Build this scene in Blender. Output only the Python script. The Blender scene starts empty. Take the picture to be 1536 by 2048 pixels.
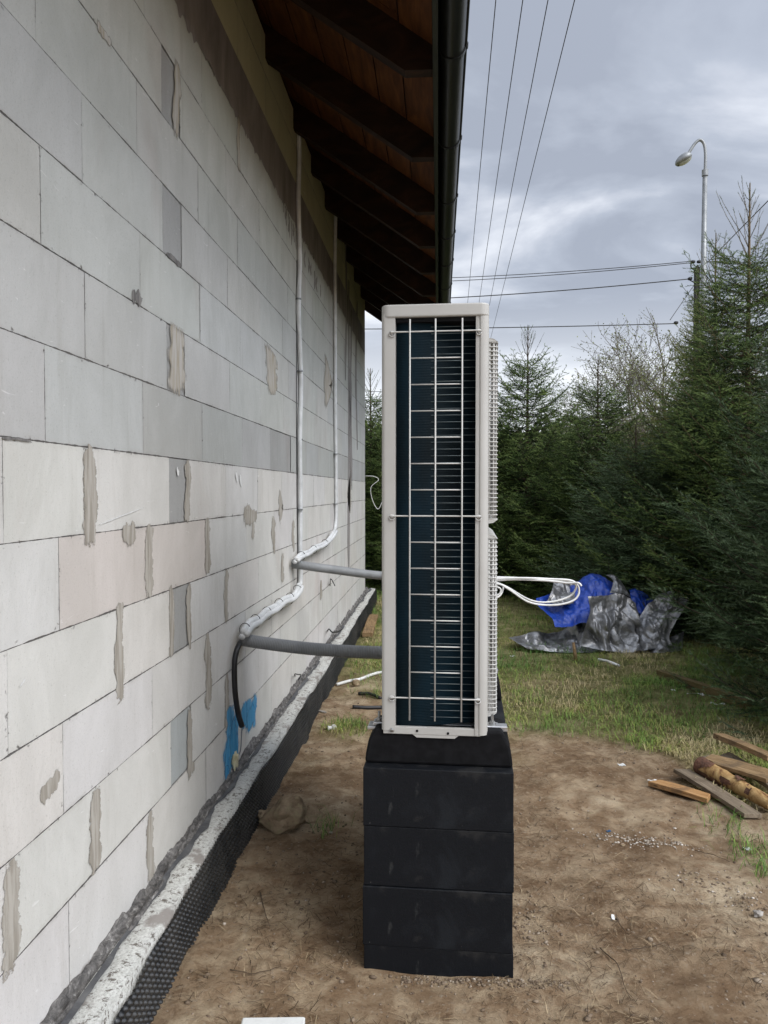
import bpy, math, random
import numpy as np
from mathutils import Vector, Matrix
R = math.radians
rng = np.random.default_rng(7); random.seed(7)
S = bpy.context.scene
COL = S.collection

# ------------------------------------------------------------------ camera
CAMZ = 1.58
YAW, PITCH, F = R(4.05), R(-1.56), 1538.0
cd = bpy.data.cameras.new('camera'); cam = bpy.data.objects.new('camera', cd); COL.objects.link(cam)
cam.location = (0, 0, CAMZ); cam.rotation_euler = (R(90) + PITCH, 0, YAW)
cd.sensor_fit = 'HORIZONTAL'; cd.sensor_width = 36; cd.lens = F / 1536 * 36
cd.clip_start = 0.05; cd.clip_end = 2000
S.camera = cam
S.render.resolution_x = 768; S.render.resolution_y = 1024

# ------------------------------------------------------------------ light
SUN_EL, SUN_AZ = R(48), R(125)      # azimuth from +Y towards +X : to the right and behind the camera
W = bpy.data.worlds.new('World'); S.world = W; W.use_nodes = True
nt = W.node_tree; N = nt.nodes; LK = nt.links; N.clear()
def wn(t, **k):
    n = N.new(t)
    for a, v in k.items(): setattr(n, a, v)
    return n
def wmath(op, a, b=None, c=None, clamp=False):
    n = wn('ShaderNodeMath', operation=op, use_clamp=clamp)
    for i, v in enumerate((a, b, c)):
        if v is None: continue
        if isinstance(v, (int, float)): n.inputs[i].default_value = v
        else: LK.new(v, n.inputs[i])
    return n.outputs[0]
out = wn('ShaderNodeOutputWorld'); bg = wn('ShaderNodeBackground')
sky = wn('ShaderNodeTexSky'); sky.sky_type = 'NISHITA'; sky.sun_disc = False
sky.sun_elevation = SUN_EL; sky.sun_rotation = SUN_AZ
tc = wn('ShaderNodeTexCoord'); sp = wn('ShaderNodeSeparateXYZ'); LK.new(tc.outputs['Generated'], sp.inputs[0])
z = wmath('MAXIMUM', sp.outputs[2], 0.0)
den = wmath('ADD', z, 0.22)
cb = wn('ShaderNodeCombineXYZ')
LK.new(wmath('DIVIDE', sp.outputs[0], den), cb.inputs[0]); LK.new(wmath('DIVIDE', sp.outputs[1], den), cb.inputs[1])
cb.inputs[2].default_value = 5.3
mp = wn('ShaderNodeMapping'); mp.inputs['Rotation'].default_value = (0, 0, R(20)); mp.inputs['Scale'].default_value = (1.0, 1.35, 1)
LK.new(cb.outputs[0], mp.inputs[0])
n1 = wn('ShaderNodeTexNoise'); n1.inputs['Scale'].default_value = 1.8; n1.inputs['Detail'].default_value = 8
n1.inputs['Roughness'].default_value = 0.52; n1.inputs['Distortion'].default_value = 0.35
LK.new(mp.outputs[0], n1.inputs['Vector'])
cr = wn('ShaderNodeValToRGB'); LK.new(n1.outputs['Fac'], cr.inputs[0])
e = cr.color_ramp.elements
e[0].position = 0.41; e[0].color = (0.31, 0.34, 0.405, 1)
e[1].position = 0.69; e[1].color = (0.80, 0.825, 0.87, 1)
x = e.new(0.495); x.color = (0.38, 0.415, 0.485, 1)
x = e.new(0.56); x.color = (0.50, 0.53, 0.595, 1)
# paler towards the horizon
hz = wn('ShaderNodeMapRange'); hz.interpolation_type = 'SMOOTHSTEP'
LK.new(sp.outputs[2], hz.inputs[0]); hz.inputs[1].default_value = 0.26; hz.inputs[2].default_value = 0.04
hz.inputs[3].default_value = 0.0; hz.inputs[4].default_value = 0.8
mxh = wn('ShaderNodeMix', data_type='RGBA'); LK.new(hz.outputs[0], mxh.inputs[0]); LK.new(cr.outputs[0], mxh.inputs[6])
mxh.inputs[7].default_value = (0.90, 0.92, 0.95, 1)
# brighter cloud where the sun stands behind it
vd = wn('ShaderNodeVectorMath', operation='DOT_PRODUCT'); LK.new(tc.outputs['Generated'], vd.inputs[0])
SD = (math.cos(SUN_EL) * math.sin(SUN_AZ), math.cos(SUN_EL) * math.cos(SUN_AZ), math.sin(SUN_EL))
vd.inputs[1].default_value = SD
gl = wmath('POWER', wmath('MAXIMUM', vd.outputs['Value'], 0.0), 2.5)
gain = wmath('ADD', wmath('MULTIPLY', gl, 3.0), 0.92)
vs = wn('ShaderNodeVectorMath', operation='SCALE'); LK.new(mxh.outputs[2], vs.inputs[0]); LK.new(gain, vs.inputs['Scale'])
sk = wn('ShaderNodeVectorMath', operation='SCALE'); LK.new(sky.outputs[0], sk.inputs[0]); sk.inputs['Scale'].default_value = 0.008
ad = wn('ShaderNodeVectorMath', operation='ADD'); LK.new(vs.outputs[0], ad.inputs[0]); LK.new(sk.outputs[0], ad.inputs[1])
LK.new(ad.outputs[0], bg.inputs[0]); bg.inputs[1].default_value = 0.80
LK.new(bg.outputs[0], out.inputs[0])
sd = bpy.data.lights.new('sun', 'SUN'); sun = bpy.data.objects.new('sun', sd); COL.objects.link(sun)
sd.energy = 1.5; sd.angle = R(35); sd.color = (1.0, 0.965, 0.92)
sun.rotation_euler = Vector(SD).to_track_quat('Z', 'Y').to_euler()
S.view_settings.view_transform = 'Standard'; S.view_settings.look = 'None'
S.view_settings.exposure = 0.8; S.view_settings.gamma = 1.0
S.cycles.max_bounces = 6; S.cycles.transparent_max_bounces = 12

# ------------------------------------------------------------------ pixel rays (photograph pixels, 1536 x 2048)
fw = Vector((-math.sin(YAW) * math.cos(PITCH), math.cos(YAW) * math.cos(PITCH), math.sin(PITCH)))
rt = Vector((math.cos(YAW), math.sin(YAW), 0)); up = rt.cross(fw)
def ray(px, py): return fw + rt * ((px - 768) / F) - up * ((py - 1024) / F)
def on_wall(px, py, off=0.0):
    d = ray(px, py); t = (-1.0 + off) / d.x; return Vector((0, 0, CAMZ)) + d * t
def on_ground(px, py, z=0.0):
    d = ray(px, py); t = (z - CAMZ) / d.z; return Vector((0, 0, CAMZ)) + d * t
def at(px, py, Y):
    d = ray(px, py); return Vector((0, 0, CAMZ)) + d * (Y / d.y)

# ------------------------------------------------------------------ noise in numpy
def _h(ix, iy, iz, s):
    n = (ix * 374761393 + iy * 668265263 + iz * 1274126177 + s * 974634777) & 0xFFFFFFFF
    n = ((n ^ (n >> 13)) * 1274126177) & 0xFFFFFFFF
    return ((n ^ (n >> 16)) & 0xFFFFFF) / float(0xFFFFFF)
def vnoise(x, y, z=0.0, s=0):
    x, y, z = np.broadcast_arrays(np.asarray(x, float), np.asarray(y, float), np.asarray(z, float))
    xi, yi, zi = [np.floor(a).astype(np.int64) for a in (x, y, z)]
    fx, fy, fz = x - xi, y - yi, z - zi
    fx, fy, fz = [f * f * (3 - 2 * f) for f in (fx, fy, fz)]
    r = 0
    for a in (0, 1):
        for b in (0, 1):
            for c in (0, 1):
                r = r + _h(xi + a, yi + b, zi + c, s) * (fx if a else 1 - fx) * (fy if b else 1 - fy) * (fz if c else 1 - fz)
    return r * 2 - 1
def fbm(x, y, z=0.0, o=4, s=0):
    r, a, f = 0, 1.0, 1.0
    for i in range(o): r = r + a * vnoise(np.asarray(x) * f, np.asarray(y) * f, np.asarray(z) * f, s + i); a *= .5; f *= 2.03
    return r
def sstep(a, b, x):
    t = np.clip((x - a) / (b - a), 0, 1); return t * t * (3 - 2 * t)

# ------------------------------------------------------------------ mesh helpers
def tag(o, label=None, cat=None, group=None, kind=None):
    if label: o['label'] = label
    if cat: o['category'] = cat
    if group: o['group'] = group
    if kind: o['kind'] = kind
    return o
def empty(name, loc, rz=0.0):
    o = bpy.data.objects.new(name, None); o.empty_display_size = 0.1; COL.objects.link(o)
    o.location = loc; o.rotation_euler = (0, 0, rz); return o
def link(name, me, m=None, parent=None, smooth=False):
    if m: me.materials.append(m)
    if smooth: me.polygons.foreach_set('use_smooth', [True] * len(me.polygons))
    o = bpy.data.objects.new(name, me); COL.objects.link(o)
    if parent is not None: o.parent = parent
    return o
def np_mesh(name, V, Fc, m=None, parent=None, smooth=False, attrs=None, cols=None, uvs=None):
    V = np.asarray(V, np.float32); Fc = np.asarray(Fc, np.int32); k = Fc.shape[1]
    me = bpy.data.meshes.new(name)
    me.vertices.add(len(V)); me.vertices.foreach_set('co', V.ravel())
    me.loops.add(Fc.size); me.loops.foreach_set('vertex_index', Fc.ravel())
    me.polygons.add(len(Fc)); me.polygons.foreach_set('loop_start', np.arange(0, Fc.size, k, dtype=np.int32))
    me.polygons.foreach_set('loop_total', np.full(len(Fc), k, np.int32))
    me.update(calc_edges=True)
    for n, a in (attrs or {}).items():
        at_ = me.attributes.new(n, 'FLOAT', 'POINT'); at_.data.foreach_set('value', np.asarray(a, np.float32).ravel())
    for n, a in (cols or {}).items():
        at_ = me.attributes.new(n, 'FLOAT_VECTOR', 'POINT'); at_.data.foreach_set('vector', np.asarray(a, np.float32).ravel())
    for n, a in (uvs or {}).items():
        u = me.uv_layers.new(name=n); u.data.foreach_set('uv', np.asarray(a, np.float32)[Fc.ravel()].ravel())
    return link(name, me, m, parent, smooth)
class MB:
    def __init__(s): s.v = []; s.f = []
    def add(s, vs, fs):
        b = len(s.v); s.v += [tuple(v) for v in vs]; s.f += [tuple(i + b for i in f) for f in fs]; return s
    def box(s, a, b, M=None, bev=0.0):
        x0, y0, z0 = a; x1, y1, z1 = b
        if bev <= 0:
            vs = [(x, y, z) for z in (z0, z1) for y in (y0, y1) for x in (x0, x1)]
            fs = [(0, 2, 3, 1), (4, 5, 7, 6), (0, 1, 5, 4), (2, 6, 7, 3), (0, 4, 6, 2), (1, 3, 7, 5)]
        else:
            c = bev; vs = []; fs = []
            lay = [(z0, c), (z0 + c, 0), (z1 - c, 0), (z1, c)]
            for zz, q in lay:
                vs += [(x0 + c, y0 + q, zz), (x1 - c, y0 + q, zz), (x1 - q, y0 + c, zz), (x1 - q, y1 - c, zz),
                       (x1 - c, y1 - q, zz), (x0 + c, y1 - q, zz), (x0 + q, y1 - c, zz), (x0 + q, y0 + c, zz)]
            for l in range(3):
                for i in range(8): j = (i + 1) % 8; fs.append((l * 8 + i, l * 8 + j, l * 8 + 8 + j, l * 8 + 8 + i))
            fs.append(tuple(range(7, -1, -1))); fs.append(tuple(range(24, 32)))
        if M is not None: vs = [M @ Vector(v) for v in vs]
        return s.add(vs, fs)
    def tube(s, pts, r, seg=8, cap=True, sq=None):
        pts = [Vector(p) for p in pts]; n = len(pts)
        rs = r if hasattr(r, '__len__') else [r] * n
        t = (pts[1] - pts[0]).normalized(); u = t.orthogonal().normalized(); vs = []
        for i, p in enumerate(pts):
            t2 = (pts[min(i + 1, n - 1)] - pts[max(i - 1, 0)])
            if t2.length > 1e-9: t2.normalize(); q = t.rotation_difference(t2); u = (q @ u).normalized(); t = t2
            w = t.cross(u)
            for k in range(seg):
                a = 2 * math.pi * k / seg; vs.append(p + (u * math.cos(a) + w * math.sin(a)) * rs[i])
        fs = [(i * seg + k, i * seg + (k + 1) % seg, (i + 1) * seg + (k + 1) % seg, (i + 1) * seg + k) for i in range(n - 1) for k in range(seg)]
        if cap: fs += [tuple(range(seg - 1, -1, -1)), tuple((n - 1) * seg + k for k in range(seg))]
        return s.add(vs, fs)
    def build(s, name, m=None, parent=None, smooth=False, bevel=0.0, autos=None):
        me = bpy.data.meshes.new(name); me.from_pydata(s.v, [], s.f); me.update()
        o = link(name, me, m, parent, smooth)
        if autos: me.set_sharp_from_angle(angle=R(autos))
        if bevel:
            b = o.modifiers.new('bevel', 'BEVEL'); b.width = bevel; b.segments = 2; b.limit_method = 'ANGLE'; b.angle_limit = R(35)
        return o
def spline(pts, n=8):
    P = [Vector(p) for p in pts]; P = [P[0] * 2 - P[1]] + P + [P[-1] * 2 - P[-2]]; o = []
    for i in range(1, len(P) - 2):
        a, b, c, d = P[i - 1:i + 3]
        for k in range(n):
            t = k / n
            o.append(0.5 * ((2 * b) + (c - a) * t + (2 * a - 5 * b + 4 * c - d) * t * t + (3 * b - a - 3 * c + d) * t ** 3))
    o.append(P[-2]); return o

# ------------------------------------------------------------------ materials
class MT:
    def __init__(s, name):
        s.m = bpy.data.materials.new(name); s.m.use_nodes = True; s.t = s.m.node_tree; s.n = s.t.nodes
        s.b = s.n['Principled BSDF']; s.tc = None
    def node(s, t, **k):
        n = s.n.new(t)
        for a, v in k.items(): setattr(n, a, v)
        return n
    def put(s, v, inp):
        if isinstance(v, (int, float)): inp.default_value = v
        elif isinstance(v, (tuple, list)): inp.default_value = tuple(v) + ((1,) if len(v) == 3 and len(inp.default_value) == 4 else ())
        else: s.t.links.new(v, inp)
    def math(s, op, a, b=0.0, clamp=False):
        n = s.node('ShaderNodeMath', operation=op, use_clamp=clamp); s.put(a, n.inputs[0]); s.put(b, n.inputs[1]); return n.outputs[0]
    def coord(s, scale=(1, 1, 1), obj=True):
        if s.tc is None: s.tc = s.node('ShaderNodeTexCoord')
        mp = s.node('ShaderNodeMapping'); s.t.links.new(s.tc.outputs['Object' if obj else 'Generated'], mp.inputs[0]); mp.inputs['Scale'].default_value = scale
        return mp.outputs[0]
    def noise(s, scale, detail=4, rough=.55, vec=None, dist=0.0):
        n = s.node('ShaderNodeTexNoise'); s.put(scale, n.inputs['Scale']); n.inputs['Detail'].default_value = detail
        n.inputs['Roughness'].default_value = rough; n.inputs['Distortion'].default_value = dist
        s.t.links.new(vec if vec is not None else s.coord(), n.inputs['Vector']); return n.outputs['Fac']
    def vor(s, scale, vec=None, feat='F1', out='Distance'):
        n = s.node('ShaderNodeTexVoronoi', feature=feat); n.inputs['Scale'].default_value = scale
        s.t.links.new(vec if vec is not None else s.coord(), n.inputs['Vector']); return n.outputs[out]
    def ramp(s, f, stops):
        n = s.node('ShaderNodeValToRGB'); s.put(f, n.inputs[0]); el = n.color_ramp.elements
        while len(el) < len(stops): el.new(0.5)
        for q, (p, c) in zip(el, stops): q.position = p; q.color = (c, c, c, 1) if isinstance(c, (int, float)) else tuple(c) + (1,)
        return n.outputs[0]
    def rng(s, f, a, b, c=0.0, d=1.0, smooth=True):
        n = s.node('ShaderNodeMapRange'); n.interpolation_type = 'SMOOTHSTEP' if smooth else 'LINEAR'
        s.put(f, n.inputs[0])
        for i, v in enumerate((a, b, c, d)): s.put(v, n.inputs[i + 1])
        return n.outputs[0]
    def mix(s, f, a, b, bt='MIX'):
        n = s.node('ShaderNodeMix', data_type='RGBA', blend_type=bt); s.put(f, n.inputs[0]); s.put(a, n.inputs[6]); s.put(b, n.inputs[7]); return n.outputs[2]
    def attr(s, name, out='Fac'):
        n = s.node('ShaderNodeAttribute'); n.attribute_name = name; return n.outputs[out]
    def bump(s, h, strength=.5, dist=.01, prev=None):
        n = s.node('ShaderNodeBump'); n.inputs['Strength'].default_value = strength; n.inputs['Distance'].default_value = dist
        s.put(h, n.inputs['Height'])
        if prev is not None: s.t.links.new(prev, n.inputs['Normal'])
        return n.outputs[0]
    def set(s, col=None, rough=None, metal=None, nrm=None, spec=None, alpha=None):
        for v, k in ((col, 'Base Color'), (rough, 'Roughness'), (metal, 'Metallic'), (nrm, 'Normal'), (spec, 'Specular IOR Level'), (alpha, 'Alpha')):
            if v is not None: s.put(v, s.b.inputs[k])
        return s.m
def simple(name, c1, c2=None, rough=.6, metal=0.0, sc=12.0, bs=60.0, bst=.25, bd=.003, spec=.4, vec=(1, 1, 1)):
    m = MT(name); c2 = c2 or tuple(v * .7 for v in c1)
    f = m.rng(m.noise(sc, 5, .6, m.coord(vec)), .35, .68)
    nr = m.bump(m.noise(bs, 4, .6, m.coord(vec)), bst, bd)
    return m.set(m.mix(f, c1, c2), rough, metal, nr, spec)
M = {}
M['alu'] = simple('brushed_aluminium', (.62, .62, .62), (.5, .5, .5), .35, .9, 20, 80, .1)
M['zinc'] = simple('galvanised_steel', (.27, .28, .285), (.20, .21, .215), .5, .6, 6, 80, .1)
M['steel'] = simple('bright_screw_steel', (.35, .35, .34), (.25, .25, .25), .35, .9, 50)
M['casing'] = simple('warm_grey_painted_casing', (.42, .412, .388), (.385, .375, .35), .42, 0, 5, 220, .06, .001, .45)
M['wire'] = simple('pale_coated_wire', (.52, .515, .49), (.45, .44, .42), .4, .0, 30)
M['rubber'] = simple('black_rubber_and_shade', (.004, .004, .0045), (.008, .008, .009), .8, 0, 30, 500, .4, .001, .15)
M['blackpl'] = simple('black_plastic', (.010, .010, .011), (.018, .018, .02), .45, 0, 20)
M['whitepl'] = simple('white_plastic', (.72, .72, .70), (.60, .60, .57), .4, 0, 14, 90, .1)
M['tubewh'] = simple('white_insulation_tube', (.66, .67, .67), (.52, .53, .53), .45, 0, 9, 70, .25, .003)
M['hose'] = simple('grey_corrugated_plastic', (.25, .26, .265), (.20, .208, .212), .5, 0, 8, 90, .1)
M['mortar'] = None

# ------------------------------------------------------------------ ground
def grass_mask(x, y):
    x = np.asarray(x, float); y = np.asarray(y, float)
    n = fbm(x * 1.1 + 3, y * 1.1, o=4, s=11) * .95
    edge = 4.95 + 0.0 * x - sstep(.9, 2.4, x) * .95          # the bare strip reaches out to here
    right = sstep(-.55, .65, (y - edge) * .9 + n)
    edge_l = 5.9
    left = sstep(-.4, .6, (y - edge_l) * .6 + n * .9)
    m = np.where(x > 0.0, right, left)
    bx = sstep(1.95, 2.35, x + n * .35 + (y - 3) * .12)          # grass edge along the firs
    m = np.maximum(m, bx * sstep(2.2, 2.8, y) * .8)
    # small tufts beside the wall
    m = np.maximum(m, np.exp(-(((x + .62) / .16) ** 2 + ((y - 5.0) / .16) ** 2)) * .95)
    return np.clip(m, 0, 1)
def gh(x, y):
    x = np.asarray(x, float); y = np.asarray(y, float)
    h = fbm(x * .9, y * .9, o=3, s=3) * .018 + fbm(x * 5, y * 5, o=4, s=5) * .012 + np.maximum(fbm(x * 11, y * 11, o=3, s=6) - .25, 0) * .012
    h = h + fbm(x * 24, y * 24, o=3, s=8) * .0032
    near = (1 - sstep(.6, 1.2, np.abs(x + .0) * 1.6)) * (1 - sstep(3.0, 4.2, y))
    h = h * (1 - .5 * near)
    h = h + grass_mask(x, y) * .012
    return np.where(np.hypot(x, y) > 30, 0, h)
def gz(x, y): return float(gh(np.array([x]), np.array([y]))[0])
def on_g(px, py, dz=0.0):
    p = on_ground(px, py)
    for _ in range(3): p = on_ground(px, py, gz(p.x, p.y))
    p.z += dz; return p
def axis(segs):
    o = []
    for a, b, n in segs: o += list(np.linspace(a, b, n, endpoint=False))
    return np.array(o + [segs[-1][1]])
xs = axis([(-900, -60, 12), (-60, -8, 16), (-8, -1.2, 20), (-1.2, 2.9, 300), (2.9, 7, 90), (7, 60, 40), (60, 900, 12)])
ys = axis([(-600, -30, 8), (-30, 0, 12), (0, 1.3, 18), (1.3, 5.2, 270), (5.2, 12, 220), (12, 20, 60), (20, 90, 30), (90, 1500, 12)])
GX, GY = np.meshgrid(xs, ys); GZ = gh(GX, GY)
nx, ny = len(xs), len(ys)
idx = np.arange(nx * ny).reshape(ny, nx)
Fg = np.stack([idx[:-1, :-1], idx[:-1, 1:], idx[1:, 1:], idx[1:, :-1]], -1).reshape(-1, 4)
m = MT('bare_soil_and_turf')
co = m.coord()
big = m.noise(1.1, 5, .6, co, .4); med = m.noise(7, 6, .65, co, .3); fine = m.noise(55, 5, .7, co); grit = m.noise(220, 3, .7, co)
soil = m.ramp(big, [(.36, (.30, .21, .128)), (.5, (.49, .37, .24)), (.62, (.62, .50, .345))])
soil = m.mix(m.rng(med, .38, .66), m.mix(1.0, soil, (.60, .53, .48), 'MULTIPLY'), soil)
soil = m.mix(m.math('MULTIPLY', m.rng(m.noise(19, 6, .75, co, .8), .52, .60), .55), soil, m.mix(1.0, soil, (.55, .48, .43), 'MULTIPLY'))
soil = m.mix(m.rng(fine, .56, .70), soil, (.42, .34, .25))
soil = m.mix(m.rng(grit, .6, .72), soil, m.mix(1.0, soil, (.5, .46, .44), 'MULTIPLY'))
turf = m.ramp(med, [(.3, (.08, .10, .03)), (.5, (.17, .175, .06)), (.7, (.32, .27, .14))])
gcol = m.mix(m.math('MULTIPLY', m.attr('turf'), .85), soil, turf)
b0 = m.bump(m.vor(26, m.coord((1, 1, 1))), .25, .012); b1 = m.bump(m.noise(14, 10, .8, co, .3), .95, .05, b0); b2 = m.bump(fine, .5, .008, b1); b3 = m.bump(grit, .4, .003, b2)
m.set(gcol, .95, 0, b3, .15)
ground = np_mesh('ground', np.stack([GX, GY, GZ], -1).reshape(-1, 3), Fg, m.m, None, True, {'turf': grass_mask(GX, GY).ravel()})
tag(ground, 'bare brown soil turning to rough grass', None, None, 'structure')

# ------------------------------------------------------------------ blades: grass, straw
def blades(name, X, Y, L, Wd, lean, az, tone, m, zoff=0.0, curve=.5):
    n = len(X); Z = gh(X, Y) + zoff
    d = np.stack([np.cos(az), np.sin(az)], -1); pr = np.stack([-d[:, 1], d[:, 0]], -1)
    base = np.stack([X, Y, Z], -1); V = np.zeros((n, 5, 3))
    mid_h = np.cos(lean * (1 - curve)) * L * .5; mid_r = np.sin(lean * (1 - curve)) * L * .5
    tip_h = mid_h + np.cos(np.minimum(lean * (1 + curve), 1.62)) * L * .5; tip_r = mid_r + np.sin(np.minimum(lean * (1 + curve), 1.62)) * L * .5
    for k, (hh, rr, w) in enumerate(((0 * L, 0 * L, 1), (mid_h, mid_r, .8))):
        for sgn, j in ((-1, 0), (1, 1)):
            V[:, k * 2 + j, :2] = base[:, :2] + d * rr[:, None] + pr * (sgn * w * Wd / 2)[:, None]; V[:, k * 2 + j, 2] = Z + hh
    V[:, 4, :2] = base[:, :2] + d * tip_r[:, None]; V[:, 4, 2] = np.maximum(Z + tip_h, Z + .002)
    b = np.arange(n)[:, None] * 5
    T = np.concatenate([b + [0, 1, 3], b + [0, 3, 2], b + [2, 3, 4]])
    return np_mesh(name, V.reshape(-1, 3), T, m, None, False, {'tone': np.repeat(tone, 5)})
m = MT('grass_blade')
gr = m.ramp(m.attr('tone'), [(0, (.06, .135, .02)), (.35, (.15, .25, .042)), (.6, (.29, .34, .07)), (.8, (.34, .28, .12)), (1, (.50, .41, .22))])
m.set(gr, .6, 0, None, .3); M['grass'] = m.m
def scatter(n, x0, x1, y0, y1, keep):
    X = rng.uniform(x0, x1, n); u = rng.uniform(0, 1, n)
    Y = 1 / (1 / y0 + u * (1 / y1 - 1 / y0)); k = keep(X, Y) > rng.uniform(0, 1, n)
    return X[k], Y[k]
X, Y = scatter(330000, -1.2, 5.6, 2.6, 17, lambda x, y: sstep(.12, .8, grass_mask(x, y)) * (.35 + .65 * sstep(-.2, .5, fbm(x * 2.2, y * 2.2, o=3, s=21))) * (np.abs(x + .0) < 90) * ((x > -.78) | (y > 10.3)))
n = len(X)
patch = fbm(X * 1.6, Y * 1.6, o=3, s=31) * .60 + fbm(X * 7, Y * 7, o=2, s=33) * .15
tone = np.clip(.40 - patch + rng.normal(0, .17, n) + sstep(6.5, 4.2, Y) * .0, 0, 1)
tone = np.clip(tone + .22 * sstep(6.3, 4.6, Y) * (X > .1), 0, 1)
L = rng.uniform(.03, .085, n) * (1 + .5 * (tone < .35)) * (1 + .5 * sstep(8, 12, Y))
tag(blades('grass', X, Y, L, rng.uniform(.0022, .0042, n), rng.uniform(.85, 1.6, n), rng.uniform(0, 6.28, n), tone, M['grass']),
    'rough green and straw coloured grass around the bare path', 'grass', None, 'stuff')
# tall weeds along the foundation and the fir edge
def tufts(name, spots, label, per=90, Lr=(.05, .13)):
    XX, YY = [], []
    for px, py, r, k in spots:
        p = on_g(px, py); nn = int(per * k); XX.append(rng.normal(p.x, r * .5, nn)); YY.append(rng.normal(p.y, r * .8, nn))
    XX = np.concatenate(XX); YY = np.concatenate(YY); n = len(XX)
    o = blades(name, XX, YY, rng.uniform(Lr[0], Lr[1], n), rng.uniform(.002, .004, n), rng.uniform(.65, 1.55, n), rng.uniform(0, 6.28, n), np.clip(rng.normal(.2, .2, n), 0, 1), M['grass'])
    return tag(o, label, 'grass', None, 'stuff')
tufts('weeds', [(690, 1310, .12, 1), (730, 1330, .15, 1), (752, 1225, .2, 2.5), (745, 1195, .25, 3), (757, 1200, .2, 2), (745, 1395, .08, .5), (690, 1450, .09, 1.2), (720, 1455, .07, .8), (655, 1660, .07, .5),
                (670, 1330, .1, 1), (1500, 1700, .12, 1.2), (1530, 1740, .1, 1), (1180, 1330, .1, 1), (1420, 1640, .09, .35), (1470, 1655, .07, .3), (1380, 1460, .2, 2), (1290, 1450, .22, 2), (1070, 1400, .2, 1.5), (1160, 1190, .4, 3)],
      'taller green weeds in clumps beside the foundation and the firs')
# dry straw and needles on bare soil
X, Y = scatter(26000, -.82, 2.6, 1.5, 6, lambda x, y: sstep(-.25, .55, fbm(x * 2.5, y * 2.5, o=3, s=41) + .9 * np.exp(-(((x + .38) / .3) ** 2 + ((y - 2.9) / .45) ** 2)) + .8 * sstep(3.9, 4.6, y) + .7 * sstep(1.25, 1.8, x) * sstep(2.9, 2.2, y)))
n = len(X)
m = MT('dry_straw'); gr = m.ramp(m.attr('tone'), [(0, (.035, .022, .013)), (.5, (.12, .08, .045)), (1, (.40, .31, .19))]); m.set(gr, .8, 0, None, .2); M['straw'] = m.m
tag(blades('dry_straw', X, Y, rng.uniform(.012, .075, n), rng.uniform(.0009, .0026, n), rng.uniform(1.35, 1.62, n), rng.uniform(0, 6.28, n), np.where(rng.uniform(0, 1, n) < .6, rng.uniform(0, .35, n), rng.uniform(.5, 1, n)), M['straw'], .003, .12),
    'loose dry straw, roots and needles scattered over the soil', 'straw', None, 'stuff')

# pebbles
PH = []
def rock_np(X, Y, Rr, sq=.6, sink=.3):
    n = len(X); b = bpy.data.meshes.new('t'); import bmesh
    bm = bmesh.new(); bmesh.ops.create_icosphere(bm, subdivisions=1, radius=1); v0 = np.array([v.co[:] for v in bm.verts]); f0 = np.array([[v.index for v in f.verts] for f in bm.faces]); bm.free()
    k = len(v0); sc = rng.uniform(.6, 1.25, (n, 1, 3)); sc[:, :, 2] *= sq
    V = v0[None] * sc * Rr[:, None, None] * (1 + rng.uniform(-.22, .22, (n, k, 1)))
    a = rng.uniform(0, 6.28, n); c, s_ = np.cos(a)[:, None], np.sin(a)[:, None]
    V = np.stack([V[..., 0] * c - V[..., 1] * s_, V[..., 0] * s_ + V[..., 1] * c, V[..., 2]], -1)
    V += np.stack([X, Y, gh(X, Y) + Rr * sq * (1 - 2 * sink)], -1)[:, None]
    Fr = (np.arange(n)[:, None, None] * k + f0[None]).reshape(-1, 3)
    return V.reshape(-1, 3), Fr, k
m = MT('pebble_stone')
m.set(m.ramp(m.attr('tone'), [(0, (.10, .07, .048)), (.5, (.22, .17, .12)), (.8, (.36, .31, .25)), (1, (.62, .58, .52))]), .9, 0, m.bump(m.noise(180, 4), .4, .002), .2); M['pebble'] = m.m
X, Y = scatter(9000, -.84, 2.9, 1.45, 6.5, lambda x, y: .25 + .75 * sstep(0, .6, fbm(x * 1.9, y * 1.9, o=3, s=55)))
g1 = on_ground(1290, 1682); g2 = on_ground(1440, 1780); g3 = on_ground(1060, 1850)
def cl(c, n, sx, sy, rot=0):
    a = rng.normal(0, sx, n); b = rng.normal(0, sy, n); return c.x + a * math.cos(rot) - b * math.sin(rot), c.y + a * math.sin(rot) + b * math.cos(rot)
A = [(lambda t: (t[0], t[1]))((rng.uniform(-.12, .42, 260), 2.47 - np.abs(rng.normal(0, .025, 260)))), cl(g1, 260, .13, .03, -.25), cl(g2, 160, .13, .06, -.6), cl(g3, 90, .05, .10)]
nb = len(X); X = np.concatenate([X] + [a[0] for a in A]); Y = np.concatenate([Y] + [a[1] for a in A]); n = len(X)
tone = np.clip(rng.normal(.32, .2, n), 0, 1); tone[nb + 260:nb + 520] = rng.uniform(.45, .95, 260); tone[nb + 520:nb + 680] = rng.uniform(.2, .9, 160)
Rr = rng.gamma(2.0, .0016, n) + .0012; Rr[nb:] = rng.uniform(.002, .0072, n - nb); Rr = np.minimum(Rr, .014)
V, Fr, k = rock_np(X, Y, Rr)
tag(np_mesh('pebbles', V, Fr, M['pebble'], None, False, {'tone': np.repeat(tone, k)}), 'small pebbles, gravel and crumbs of mortar strewn over the soil', 'gravel', None, 'stuff')

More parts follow.
